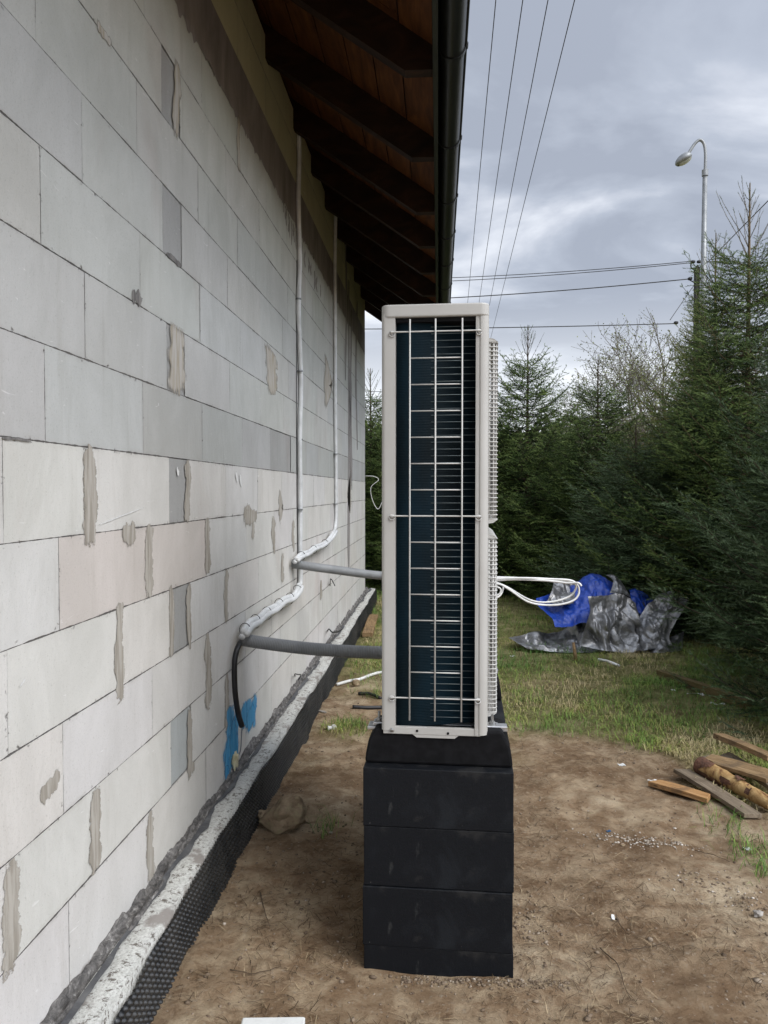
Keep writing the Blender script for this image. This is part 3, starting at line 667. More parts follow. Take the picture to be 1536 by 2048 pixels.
# back post (left), front post (right), cabinet panels
TOPZ = fz(630); BOTZ = fz(1452)
def sheet(name, prof, z0, z1, mat, parent, th=.0016):
    """bent metal sheet: open profile in plan, extruded upwards, with thickness"""
    n = len(prof); off = []
    for i, (x, y) in enumerate(prof):
        a = Vector(prof[max(i - 1, 0)]); c = Vector(prof[min(i + 1, n - 1)]); t = (c - a).normalized(); off.append((x - t.y * th, y + t.x * th))
    b = MB(); P = list(prof) + off[::-1]; k = len(P)
    b.add([(x, y, z0) for x, y in P] + [(x, y, z1) for x, y in P], [(i, (i + 1) % k, k + (i + 1) % k, k + i) for i in range(k)] + [(i, i + 1, k - 2 - i, k - 1 - i) for i in range(n - 1)][:0])
    return b.build(name, mat, parent, True, 0, 30)
def arc(cx, cy, r, a0, a1, n=7): return [(cx + r * math.cos(R(a0 + (a1 - a0) * k / n)), cy + r * math.sin(R(a0 + (a1 - a0) * k / n))) for k in range(n + 1)]
xl, xr = fx(790), fx(951)
back = [(xl, .022)] + [(xl, .0)] + [(.012, .0)] + arc(.012, .012, .012, 270, 180)[1:] + [(0, UL - .01)]
sheet('back_panel', back, .012, TOPZ + .01, M['casing'], hp)
front = [(UW, UL - .01)] + arc(UW - .022, .022, .022, 0, -90) + [(fx(960), 0), (fx(958), .004), (fx(955), .004), (fx(954), 0), (xr, .0), (xr, .022)]
sheet('front_panel', front, .004, TOPZ + .012, M['casing'], hp)
rrect_prism('side_panel_far', 0, UW, UL - .012, UL, .012, TOPZ, .005, M['casing'], hp)
top = rrect_prism('top_cover', -.003, UW + .002, -.006, UL + .004, TOPZ - .004, fz(607), .028, M['casing'], hp, 7)
for mod in top.modifiers: mod.width = .005; mod.segments = 3
# bottom tray and its tab
MB().box((.004, .0015, 0), (UW - .022, .016, fz(1452))).box((.004, .018, .002), (UW - .01, UL - .014, .010)).build('base_tray', M['casing'], hp, False, .002)
MB().box((xl + .002, .018, .012), (xr - .002, .11, .018)).build('recess_shade_plate', M['rubber'], hp)  # black plate added above the tray, standing in for shade in the recess
MB().box((xl + .002, .006, TOPZ - .018), (xr - .002, .11, TOPZ - .006)).build('recess_shade_plate', M['rubber'], hp)  # same under the top cover: added plate that darkens the lit underside
MB().add([(fx(824), .003, .002), (fx(920), .003, .002), (fx(910), .003, -.010), (fx(834), .003, -.010), (fx(824), .02, .002), (fx(920), .02, .002), (fx(910), .02, -.010), (fx(834), .02, -.010)],
         [(3, 2, 1, 0), (4, 5, 6, 7), (2, 3, 7, 6), (1, 2, 6, 5), (0, 4, 7, 3)]).build('drain_tab', M['casing'], hp)
for px, py in ((835, 1460), (897, 1463)):
    MB().tube([(fx(px), -.0006, fz(py) + .001), (fx(px), .002, fz(py) + .001)], .0042, 12).build('vent_hole', M['rubber'], hp, True)
# coil: dark blue finned heat exchanger curving round the corner
m = MT('dark_blue_coated_fins'); co = m.coord()
fin = m.noise(40, 3, .6, m.coord((1.0, 1, .9)))
hue = m.ramp(m.noise(2.2, 3, .5, m.coord((3, 1, .8))), [(.35, (.0004, .004, .006)), (.6, (.0006, .010, .017))])
lines = m.node('ShaderNodeTexWave', wave_type='BANDS', bands_direction='Z'); lines.inputs['Scale'].default_value = 60
m.t.links.new(co, lines.inputs['Vector'])
m.set(hue, .6, 0, m.bump(lines.outputs['Fac'], .3, .002, m.bump(fin, .3, .004)), .12); M['fins'] = m.m
cp = [(xl - .012, .034)] + [(xl + .02, .022), (xl + .05, .021), (xl + .085, .026), (xl + .12, .038), (xl + .16, .055), (xl + .2, .075), (xr + .012, .098)]
cp = [(p.x, p.y) for p in spline([Vector((x, y, 0)) for x, y in cp], 4)]
coil = sheet('coil', [(x, y) for x, y in cp], .02, TOPZ - .003, M['fins'], hp, .001)
MB().box((.03, .11, .05), (UW - .03, UL - .03, TOPZ - .01)).build('inner_cabinet', M['rubber'], hp)
# coil tubes: straight horizontal rods that sink into the curved fins towards the back
tb = MB(); zz = fz(1436); k = 0
while zz < fz(632):
    tb.tube([(xr + .006, .040, zz + random.uniform(-.0006, .0006)), (xl + .035, .036, zz - .001)], .0012, 6); zz += 13.6 * PZM; k += 1
tb.build('coil_tubes', simple('copper_and_steel_tube', (.14, .17, .17), (.08, .10, .11), .5, .4), hp, True)
# side guard of pale wire, fixed with screws
gw = MB(); yw = -.012
for px in (820.5, 871, 923.5): gw.tube([(fx(px) , yw - .002, fz(1436)), (fx(px), yw - .002, fz(638))], .0026, 8)
hy = [662 + i * 52.1 for i in range(15)]
for i, py in enumerate(hy):
    if i in (0, 7, 14): continue
    gw.tube([(fx(819), yw + .003, fz(py)), (fx(925), yw + .003, fz(py))], .0021, 8)
guard = gw.build('wire_guard', M['wire'], hp, True)
for py in (hy[0], hy[7], hy[14]):
    g2 = MB(); P = [(fx(782), -.004, fz(py + 3)), (fx(786), -.008, fz(py + 1)), (fx(795), yw + .003, fz(py)), (fx(948), yw + .003, fz(py)), (fx(953), -.008, fz(py + 1)), (fx(957), -.004, fz(py + 3))]
    g2.tube(spline(P, 5), .0025, 8)
    for px in (784, 956): g2.tube([(fx(px) + .0085 * math.cos(a), -.005, fz(py + 3) + .0085 * math.sin(a)) for a in np.linspace(0, 6.283, 13)], .0019, 6)
    g2.build('guard_stay', M['wire'], guard, True)
for px, py in ((784, hy[0] + 3), (956, hy[0] + 3), (784, hy[7] + 3), (956, hy[7] + 3), (784, hy[14] + 3), (956, hy[14] + 3), (784, 617), (784, 1459)):
    s_ = MB().tube([(fx(px), .001, fz(py)), (fx(px), -.0035, fz(py)), (fx(px), -.0052, fz(py))], [.0078, .0072, .004], 12); s_.tube([(fx(px), -.005, fz(py)), (fx(px), -.0058, fz(py))], [.0015, .0015], 6)
    s_.build('screw', M['steel'], hp, True, 0, 40)
# two fan guards on the front
def fan_guard(pt, pb):
    y0, y1 = .17, .78; D = YU + y0; s_ = D / F
    zt_ = CAMZ + (982 - pt) * s_ - unit_z - .004; zb = CAMZ + (982 - pb) * s_ - unit_z + .004
    g = MB(); out_ = .036; r = .014
    n = int((zt_ - zb) / .0148); 
    for i in range(n + 1):
        z_ = zb + (zt_ - zb) * i / n
        P = [(UW - .002, y0, z_)] + [(UW + out_ - r + r * math.sin(a), y0 + r - r * math.cos(a), z_) for a in np.linspace(0, 1.57, 5)] + \
            [(UW + out_ - r + r * math.cos(a), y1 - r + r * math.sin(a), z_) for a in np.linspace(0, 1.57, 5)] + [(UW - .002, y1, z_)]
        g.tube(P, .0020, 6)
    for yv in [y0 + .012 + (y1 - y0 - .024) * k / 9 for k in range(10)]:
        g.tube([(UW + out_ - .005, yv, zb), (UW + out_ - .005, yv, zt_)], .0022, 6)
    for xx_ in (UW + .008, UW + .022): g.tube([(xx_, y0 + .003, zb), (xx_, y0 + .003, zt_)], .0028, 6)
    o = g.build('fan_guard', M['wire'], hp, True)
    f_ = MB()
    for zc, sg in ((zt_, 1), (zb, -1)):
        f_.add([(UW - .002, y0 - .004, zc + sg * .016), (UW + .022, y0 - .004, zc + sg * .012), (UW + out_, y0 - .002, zc + sg * .002), (UW - .002, y0 - .004, zc + sg * .002),
                (UW - .002, y1, zc + sg * .016), (UW + .022, y1, zc + sg * .012), (UW + out_, y1, zc + sg * .002), (UW - .002, y1, zc + sg * .002)],
               [(0, 1, 2, 3), (7, 6, 5, 4), (0, 4, 5, 1), (1, 5, 6, 2), (2, 6, 7, 3)])
    f_.build('guard_frame', M['casing'], o)
    fan = MB(); cz = (zt_ + zb) / 2; cy = (y0 + y1) / 2
    fan.tube([(UW + .003, cy, cz), (UW + .012, cy, cz)], .28, 40); fan.build('fan_opening', M['rubber'], hp, True, 0, 30)
fan_guard(688, 1040); fan_guard(1074, 1424)
# mounting feet: aluminium brackets with bolts
for yf in (.075, UL - .18):
    for sx in (-1, 1):
        x0 = UW + .004 if sx > 0 else -.004; d = .052 * sx
        a_, b_ = sorted((x0 - .02 * sx, x0 + d)); f_ = MB().box((a_, yf - .02, -.006), (b_, yf + .045, .006)); f_.box(sorted((x0, x0 + .034 * sx))[0:1] and (min(x0, x0 + .034 * sx), yf - .012, .006), (max(x0, x0 + .034 * sx), yf + .035, .018))
        ft = f_.build('mounting_foot', M['alu'], hp, False, .003)
        xb_ = x0 + .015 * sx; bo = MB().tube([(xb_, yf + .01, .0), (xb_, yf + .01, .050)], .0048, 8); bo.tube([(xb_, yf + .01, .018), (xb_, yf + .01, .028)], .0095, 6); bo.tube([(xb_, yf + .01, .0175), (xb_, yf + .01, .0195)], .013, 12)
        bo.build('bolt', M['steel'], ft, True, 0, 30)

# ------------------------------------------------------------------ rubber feet on a pile of black blocks
YS = 2.485
def stk(px, py): return at(px, py, YS)
sl = stk(726, 1960).x; sr = stk(1025, 1960).x; SW = sr - sl
Ms = Matrix.Translation((sl, YS + .006, 0)) @ Matrix.Rotation(UR, 4, 'Z')
m = MT('black_coated_block'); co = m.coord()
c = m.mix(m.rng(m.noise(6, 6, .65, co, .4), .5, .72), (.0035, .0045, .0065), (.009, .011, .014))
c = m.mix(m.math('MULTIPLY', m.rng(m.noise(18, 5, .7, m.coord((1, 1, .25))), .62, .75), .5), c, (.05, .052, .05))
c = m.mix(m.rng(m.noise(70, 3, .7, m.coord((1, 1, .4))), .72, .76), c, (.16, .15, .14))
sz_ = m.node('ShaderNodeSeparateXYZ'); m.t.links.new(co, sz_.inputs[0])
c = m.mix(m.math('MULTIPLY', m.rng(m.math('ADD', m.noise(9, 6, .7, co), m.rng(sz_.outputs[2], .135, .19, 0, .16)), .60, .78), .4), c, (.035, .034, .032))
m.set(c, .6, 0, m.bump(m.noise(140, 5, .65, co), .35, .003, m.bump(m.noise(11, 4), .2, .006)), .22); M['blk'] = m.m
rows = [1537, 1655, 1775, 1894, 2010]
zr = [stk(800, y).z for y in rows]
lbl = ['topmost black block, dusty along its upper edge, under the rubber foot', 'second black block from the top of the pile', 'third black block from the top of the pile', 'lowest black block, half sunk in the soil and dirty at its foot']
for i in range(4):
    z1, z0 = zr[i] - .0015, zr[i + 1]
    jx_ = (0, .0022, -.0014, .002)[i]
    b = MB().box((0, 0, 0), (SW, 1.12, z1 - z0)); o = b.build('concrete_block', M['blk'], None, False, .0025)
    o.matrix_world = Matrix.Translation((jx_, jx_, z0)) @ Ms
    tag(o, lbl[i], 'block', 'black blocks stacked under the heat pump')
# rubber feet
def rub(yoff, label):
    z0 = zr[0]; H_ = .118; prof = [(0.000, 0), (.003, .03), (.012, .075), (.036, H_), (SW - .036, H_), (SW - .012, .075), (SW - .003, .03), (SW, 0)]
    pr = [Vector((x, 0, z_)) for x, z_ in prof]; n = len(pr); b = MB()
    prof2 = [(x, z_) for x, z_ in prof]
    b.add([(x, 0, z_) for x, z_ in prof2] + [(x, .16, z_) for x, z_ in prof2], [tuple(range(n)), tuple(range(2 * n - 1, n - 1, -1))] + [(i, n + i, n + (i + 1) % n, (i + 1) % n) for i in range(n)])
    o = empty('rubber_foot', (0, 0, 0)); o.matrix_world = Matrix.Translation((0, 0, z0)) @ Ms @ Matrix.Translation((0, yoff, 0))
    b.build('foot_body', M['rubber'], o, False, .008)
    MB().box((.06, .045, H_ - .014), (SW - .016, .085, H_ + .0035), None, .002).build('slotted_rail', M['alu'], o)
    return tag(o, label, 'mounting foot', 'rubber mounting feet under the heat pump')
rub(.042, 'nearer black rubber foot with an aluminium rail, on top of the block pile')
rub(.86, 'farther black rubber foot, almost hidden behind the nearer one')

# ------------------------------------------------------------------ pipes and hoses at the wall
def corr(name, pts, r, pitch, mat, label):
    P = spline(pts, 40); L_ = [0]
    for a, b in zip(P, P[1:]): L_.append(L_[-1] + (b - a).length)
    tot = L_[-1]; n = int(tot / pitch) * 4; Q = []; rs = []
    for i in range(n + 1):
        s_ = tot * i / n; j = min(np.searchsorted(L_, s_), len(P) - 1); j = max(j, 1); t = (s_ - L_[j - 1]) / max(L_[j] - L_[j - 1], 1e-9)
        Q.append(P[j - 1].lerp(P[j], t)); rs.append(r * (1, .975, .91, .975)[i % 4])
    return tag(MB().tube(Q, rs, 24).build(name, mat, None, True), label, 'hose', 'grey corrugated hoses between wall and heat pump')
h1 = on_wall(482, 1280); Yh = h1.y
corr('corrugated_hose', [h1 + Vector((-.02, .0, .006)), at(520, 1285, Yh + .0), at(580, 1293, Yh), at(640, 1299, Yh), at(720, 1304, Yh), at(790, 1305, Yh - .02), at(830, 1300, Yh - .15), at(835, 1295, 3.66)], .033, .0085, M['hose'], 'thicker nearer grey corrugated hose from the lower pipe bundle to the heat pump')
h2 = on_wall(584, 1128); Y2 = h2.y
corr('corrugated_hose', [h2 + Vector((-.02, 0, .004)), at(620, 1133, Y2), at(680, 1141, Y2 + .1), at(740, 1149, Y2 + .2), at(790, 1153, Y2 + .1), at(850, 1155, Y2 - .7), at(860, 1150, 3.66)], .0305, .0085, M['hose'], 'thinner looking farther grey corrugated hose, the upper one, leaving the wall beside the white conduit')
# white conduits
def conduit(name, px, pts, r, clips, label, extra=None):
    o = MB().tube(spline(pts, 6), r, 10).build(name, M['tubewh'], None, True); tag(o, label, 'pipe', 'white insulated pipes clipped to the block wall')
    for (cx, cy) in clips:
        p = on_wall(cx, cy, r + .004); MB().tube([p + Vector((0, 0, -.005)), p + Vector((0, 0, .005))], r + .0035, 12).build('clip', M['zinc'], o, True, 0, 40)
    return o
wj = lambda px, py, off=.02: on_wall(px + random.uniform(-.8, .8), py, off)
conduit('conduit', 598, [wj(590, 95), wj(594, 180), wj(598, 300), wj(597, 400), wj(600, 520), wj(597, 620), wj(601, 760), wj(599, 880), wj(601, 1000), on_wall(600, 1100, .02), on_wall(601, 1150, .02), on_wall(599, 1176, .022), on_wall(588, 1194, .025), on_wall(568, 1200, .025)], .0165,
        [(597, 217), (598, 432), (597, 598), (600, 742), (600, 879), (600, 1019)], 'nearer tall white conduit clipped to the wall, running up from the lower bundle')
conduit('conduit', 670, [wj(669, 350), wj(671, 430), wj(669, 560), wj(671, 700), wj(670, 800), wj(672, 900), on_wall(672, 1000, .02), on_wall(671, 1050, .02), on_wall(663, 1076, .025), on_wall(648, 1088, .03), on_wall(628, 1100, .03)], .0165,
        [(670, 580), (671, 806), (671, 908), (671, 1008)], 'farther tall white conduit on the wall, ending in the upper bundle')
tag(MB().tube(spline([on_wall(594, 520, .006), on_wall(593, 800, .006), on_wall(594, 1000, .006), on_wall(595, 1100, .006), on_wall(594, 1170, .008), on_wall(584, 1196, .012)], 6), .003, 6).build('black_cable', M['blackpl'], None, True), 'thin black cable running down just left of the nearer white conduit', 'cable')
def bundle(path, tubes, r, ties, label):
    P = spline([on_wall(px, py, .045) for px, py in path], 10); root = empty('pipe_bundle', P[0]); o0 = P[0].copy()
    for (dy, dx, ph) in tubes:
        Q = []
        for i, p in enumerate(P):
            t = (P[min(i + 1, len(P) - 1)] - P[max(i - 1, 0)]).normalized(); s_ = Vector((1, 0, 0)).cross(t).normalized()
            wv = .004 * math.sin(i * .35 + ph); Q.append(p + s_ * (dy + wv) + Vector((dx + wv * .5, 0, 0)) - o0)
        MB().tube(Q, r, 10).build('insulated_pipe', M['tubewh'], root, True)
    for k in ties:
        i = int(k * (len(P) - 1)); p = P[i]; t = (P[min(i + 1, len(P) - 1)] - P[max(i - 1, 0)]).normalized(); s_ = Vector((1, 0, 0)).cross(t).normalized()
        el = [p - o0 + s_ * math.cos(a) * (abs(tubes[0][0]) + r + .003) + Vector((math.sin(a) * (r + .012), 0, 0)) for a in np.linspace(0, 6.283, 15)]
        el.append(el[-1] + Vector((0, .0, .05)) + t * .005)
        MB().tube(el, .0018, 5).build('cable_tie', M['blackpl'], root, True)
    return tag(root, label, 'pipe bundle', 'bundles of white pipe tied together on the wall')
bundle([(596, 1172), (592, 1188), (578, 1198), (560, 1208), (540, 1222), (518, 1238), (500, 1250), (484, 1268)], [(.017, 0, 0), (-.016, .004, 2), (0, .022, 1)], .0165, (.05, .28, .45, .62, .78, .95), 'lower thicker bundle of white pipes bending down to the nearer grey hose')
bundle([(668, 1062), (658, 1080), (640, 1092), (622, 1102), (606, 1110), (590, 1121)], [(.014, 0, 0), (-.013, .004, 2), (0, .02, 1)], .015, (.3, .55, .85), 'upper thinner bundle of white pipes ending at the farther grey hose')
# black hose, wire, foam
tag(MB().tube(spline([on_wall(480, 1286, .035), on_wall(473, 1302, .035), on_wall(469, 1330, .03), on_wall(470, 1380, .03), on_wall(476, 1425, .035), on_wall(484, 1453, .05)], 8), .0135, 14).build('black_hose', M['blackpl'], None, True), 'short black hose hanging down the wall over the blue paint', 'hose')
tag(MB().tube(spline([on_wall(484, 1448, .045), on_wall(483, 1475, .03), on_wall(481, 1500, .012), on_wall(474, 1520, .0)], 8), .003, 6).build('grey_wire', M['hose'], None, True), 'thin grey wire hanging out of the end of the black hose', 'wire')
foam = simple('cream_mounting_foam', (.62, .58, .40), (.45, .40, .24), .8, 0, 30, 80, .6, .006)
p = on_wall(470, 1515, .02); o = rock('foam_blob', p - Vector((0, 0, .05)), (.035, .05, .115), (.1, 0, 0), 44, foam, 'lump of cream mounting foam at the foot of the blue paint', .7, 4, .05, 'foam')
def wirey(name, pts, r, label, mat=None): return tag(MB().tube(spline(pts, 6), r, 6).build(name, mat or M['blackpl'], None, True), label, 'cable end')
wirey('cable_stub', [on_wall(660, 1172, 0), on_wall(661, 1158, .03), on_wall(665, 1162, .05), on_wall(670, 1172, .07)], .004, 'short dark hook of cable poking out of the wall below the farther hose')
wirey('cable_stub', [on_wall(655, 1262, 0), on_wall(658, 1258, .04), on_wall(664, 1264, .08), on_wall(674, 1264, .1), on_wall(685, 1258, .12)], .006, 'dark loose cable end lying out over the foundation ledge')
wirey('cable_stub', [on_wall(590, 1352, 0), on_wall(590, 1348, .03), on_wall(596, 1349, .05), on_wall(602, 1350, .05), on_wall(597, 1360, .02)], .004, 'small dark wire loop just above the ledge, nearest of the loose ends')
for px, py, h_ in ((516, 1222, 22), ): pass

# ------------------------------------------------------------------ white cable loops in front of the unit
Yc = 3.05
def cab(pts, r=.0042): return [at(px, py, Yc + dy) for px, py, dy in pts]
lp = empty('cable_loops', at(985, 1160, Yc)); o0 = lp.location.copy()
for k, pts in enumerate([[(975, 1158, .0), (1040, 1156, .0), (1100, 1158, .02), (1145, 1162, .03), (1158, 1180, .05), (1148, 1200, .05), (1110, 1210, .04), (1060, 1205, .02), (1020, 1180, 0), (998, 1168, 0), (978, 1170, 0)],
                         [(975, 1154, .02), (1040, 1156, .02), (1100, 1160, .05), (1138, 1162, .08), (1152, 1172, .12), (1140, 1192, .14), (1100, 1204, .12), (1060, 1200, .1), (1010, 1172, .05), (975, 1160, .02)],
                         [(975, 1162, .01), (1030, 1159, .01), (1090, 1161, .01), (1135, 1166, .0), (1156, 1166, -.02), (1163, 1172, -.02)],
                         [(975, 1166, .03), (1003, 1170, .02), (1005, 1182, .01), (996, 1194, 0), (978, 1196, 0)], [(975, 1170, .0), (999, 1176, .0), (1000, 1186, .0), (990, 1192, 0), (975, 1192, 0)]]):
    P = [p - o0 for p in spline(cab(pts), 8)]
    MB().tube(P, .0040 if k < 3 else .0036, 8).build('cable', M['whitepl'], lp, True)
tag(lp, 'loops of white cable sticking out from the front of the heat pump', 'cable')

# ------------------------------------------------------------------ things on the soil by the wall
woodm = {}
def wmat(name, c1, c2, c3):
    m = MT(name); g = m.noise(7, 7, .65, m.coord((.8, 9, 9)), 1.2)
    k = m.vor(5, m.coord((1.5, 5, 5))); c = m.ramp(g, [(.3, c1), (.5, c2), (.7, c3)])
    c = m.mix(m.rng(k, .14, .06), c, tuple(v * .35 for v in c2)); c = m.mix(m.math('MULTIPLY', m.rng(m.noise(9, 5, .7), .52, .66), .55), c, (.10, .075, .052)); m.set(c, .85, 0, m.bump(g, .6, .004), .15); return m.m
M['pine'] = wmat('pale_pine', (.20, .105, .04), (.36, .20, .085), (.48, .30, .15))
M['weath'] = wmat('weathered_grey_plank', (.10, .078, .055), (.18, .142, .10), (.26, .21, .155))
M['brown'] = wmat('brown_plank', (.13, .08, .04), (.25, .165, .085), (.36, .25, .14))
M['beam'] = wmat('olive_beam', (.07, .055, .025), (.13, .10, .045), (.2, .155, .08))
def board(name, pa, pb, w, t, lz, mat, label, tilt=0.0, bev=.003, rise=0.0, skew=0.0):
    a = on_g(*pa) + Vector((0, 0, lz)); b = on_g(*pb) + Vector((0, 0, lz + rise)); d = b - a; L_ = d.length
    X_ = d.normalized(); Z_ = (Vector((0, 0, 1)) - X_ * X_.z).normalized(); Y_ = Z_.cross(X_)
    Rm = Matrix((X_, Y_, Z_)).transposed().to_4x4() @ Matrix.Rotation(tilt, 4, 'X')
    b_ = MB(); n = 10
    for i in range(n + 1):
        u = i / n; bow = .004 * math.sin(u * 3.1)
        sk = skew * (1 if i == n else (-1 if i == 0 else 0))
        b_.v += [(u * L_ + sk, -w / 2, bow), (u * L_ - sk, w / 2, bow), (u * L_ - sk, w / 2, t + bow), (u * L_ + sk, -w / 2, t + bow)]
        if i: 
            q_ = (i - 1) * 4
            for k in range(4): b_.f.append((q_ + k, q_ + (k + 1) % 4, q_ + 4 + (k + 1) % 4, q_ + 4 + k)[::-1])
    b_.f.append((0, 1, 2, 3)); b_.f.append(tuple(n * 4 + k for k in (3, 2, 1, 0)))
    o = b_.build(name, mat, None, False, bev); o.matrix_world = Matrix.Translation(a) @ Rm
    return tag(o, label, 'plank', 'loose planks and offcuts on the ground')
board('plank', (735, 1274), (747, 1236), .115, .045, .0, M['brown'], 'short brown plank lying against the membrane near the far house corner')
board('plank', (1308, 1572), (1418, 1606), .075, .026, .004, M['pine'], 'light orange plank with dark knots, nearest the bare soil in the wood heap', 0, .003, .004, .012)
board('plank', (1362, 1556), (1506, 1641), .10, .022, .03, M['weath'], 'grey weathered plank beside the light orange one in the wood heap', -.12, .003, -.02)
board('plank', (1412, 1545), (1545, 1588), .12, .024, .065, M['brown'], 'wide brown board lying behind the barked log in the wood heap', .1, .003, .01)
board('plank', (1436, 1521), (1545, 1572), .075, .03, .13, M['brown'], 'topmost brown board at the back of the wood heap, by the firs', -.1, .003, .0)
board('plank', (1410, 1530), (1470, 1556), .10, .02, .035, M['weath'], 'short pale grey offcut peeping out under the back of the wood heap', .0)
board('plank', (1452, 1530), (1560, 1600), .06, .03, .04, M['weath'], 'narrow grey slat half buried in the middle of the wood heap', .3)
board('plank', (1318, 1356), (1500, 1420), .055, .07, .0, M['beam'], 'long olive brown beam lying alone in the grass behind the wood heap')
# barked log
la = on_g(1400, 1552) + Vector((0, 0, .06)); lb_ = on_g(1545, 1628) + Vector((0, 0, .045))
LP = [la.lerp(lb_, i / 14) for i in range(15)]
lm = MT('split_log'); g = lm.noise(14, 7, .7, lm.coord((1, 1, 1)), .8); lm.set(lm.ramp(g, [(.38, (.12, .055, .03)), (.46, (.30, .18, .075)), (.62, (.46, .31, .14)), (.75, (.55, .42, .22))]), .85, 0, lm.bump(g, .7, .012), .15)
log_ = MB().tube([LP[0].lerp(LP[11], i / 39) for i in range(40)], [.0482 + .0012 * math.sin(i * 1.3) for i in range(40)], 28, False)
log_.f = [f for f in log_.f if float(fbm(log_.v[f[0]][0] * 14, log_.v[f[0]][1] * 14, log_.v[f[0]][2] * 26, 3, 5)) + .55 - (f[0] // 28) / 40 * 1.15 > 0]
blog = log_.build('bark', simple('red_brown_bark', (.16, .075, .045), (.07, .035, .022), .95, 0, 16, 50, .9, .015), None, True)
logo = tag(MB().tube(LP, [.047 - .001 * i + .0015 * math.sin(i * 1.7) + .001 * math.sin(i * 4.1) for i in range(15)], 16).build('log', lm.m, None, True, 0, 60), 'half barked yellow log in the middle of the wood heap', 'log'); blog.parent = logo
tag(MB().tube(spline([on_g(673, 1372, .012), on_g(700, 1365, .014), on_g(719, 1362, .014), on_g(748, 1351, .014), on_g(768, 1347, .012), on_g(800, 1347, .012)], 6), .0125, 10).build('white_pipe', M['whitepl'], None, True), 'thin white pipe lying on the soil between membrane and heat pump', 'pipe')
tag(MB().tube(spline([on_g(717, 1390, .012), on_g(740, 1393, .02), on_g(762, 1400, .012)], 6), .0125, 10).build('hose_piece', M['blackpl'], None, True), 'black hose end on the soil, the farther of the two by the grass tuft', 'hose', 'black hose ends on the soil')
tag(MB().tube(spline([on_g(705, 1417, .012), on_g(730, 1419, .014), on_g(765, 1418, .012)], 6), .0135, 10).build('hose_piece', M['blackpl'], None, True), 'black hose end on the soil, the nearer of the two by the grass tuft', 'hose', 'black hose ends on the soil')
p = on_g(664, 1460, .016); cp_ = empty('white_fitting', p, .3)
MB().tube([(.012, -.004, 0), (.012, .004, 0), (.014, .010, 0)], [.019, .019, .012], 18).build('cap', M['whitepl'], cp_, True, 0, 40)
MB().tube([(-.024, .0, -.002), (-.008, .004, -.002)], [.013, .013], 14).tube([(-.028, 0, -.002), (-.024, 0, -.002)], [.017, .017], 14).build('thread', M['whitepl'], cp_, True, 0, 40)
tag(cp_, 'small white plastic fitting on the soil by a grass tuft', 'fitting')
# foam slab at the lower edge
a = on_g(556, 2073); o = MB().box((-.11, -.05, 0), (.075, .045, .032), None, .004).build('foam_board', simple('white_foam_board', (.62, .63, .61), (.54, .55, .53), .7), None); o.location = (a.x, a.y, a.z - .004); o.rotation_euler = (0, 0, .09)
tag(o, 'white foam offcut at the lower edge of the photo', 'foam board')
def scrap(px, py, w, l, rot, label, h_=.003, mat=None):
    p = on_g(px, py, .004); b = MB(); n = 6
    for i in range(n + 1):
        u = i / n - .5; b.v += [(u * l, -w / 2 * (1 - .3 * abs(u)), h_ * math.sin(i * 2.1)), (u * l, w / 2 * (1 - .5 * abs(u)), h_ * math.sin(i * 1.3 + 1)), (u * l, w / 2 * (1 - .5 * abs(u)), h_ * math.sin(i * 1.3 + 1) + .0012), (u * l, -w / 2 * (1 - .3 * abs(u)), h_ * math.sin(i * 2.1) + .0012)]
        if i:
            q_ = (i - 1) * 4
            for k in range(4): b.f.append((q_ + k, q_ + 4 + k, q_ + 4 + (k + 1) % 4, q_ + (k + 1) % 4))
    b.f += [(0, 1, 2, 3), tuple(n * 4 + k for k in (3, 2, 1, 0))]
    o = b.build('scrap', mat or M['whitepl'], None); o.location = p; o.rotation_euler = (0, 0, rot); return tag(o, label, 'litter', 'scraps of litter on the ground')
scrap(1226, 1837, .012, .034, 1.4, 'small white strip upright on the bare soil right of the blocks')
scrap(1243, 1531, .035, .04, .3, 'white paper scrap at the edge where bare soil meets grass')
scrap(1380, 1387, .05, .34, -.45, 'long white plastic strip beside the olive beam', .012)
scrap(1304, 1562, .012, .05, .1, 'white splinter touching the light orange plank')
scrap(1435, 1409, .04, .10, -.3, 'small white flake in the grass below the olive beam', .008)
scrap(1217, 1664, .014, .022, .5, 'tiny blue scrap at the left end of the white gravel strip', .003, simple('blue_scrap', (.04, .12, .24)))
scrap(1495, 1700, .03, .03, .4, 'white chip at the right edge of the soil', .004)
scrap(1025, 1313, .03, .05, .4, 'white chip in the grass left of the silver tarpaulin', .004)
tag(MB().tube([on_g(1196, 1322, .015), on_g(1215, 1326, .017), on_g(1238, 1334, .012)], .012, 8).build('white_stick', M['whitepl'], None, True), 'short white tube lying in the grass in front of the tarpaulin', 'tube')
tag(MB().tube([on_g(1152, 1322, 0), on_g(1152, 1322, .07) + Vector((-.01, 0, 0)), on_g(1152, 1322, .17) + Vector((-.025, 0, 0))], [.017, .016, .012], 8).build('wooden_stake', M['brown'], None, True), 'short wooden stake standing in the grass before the silver tarpaulin', 'stake')
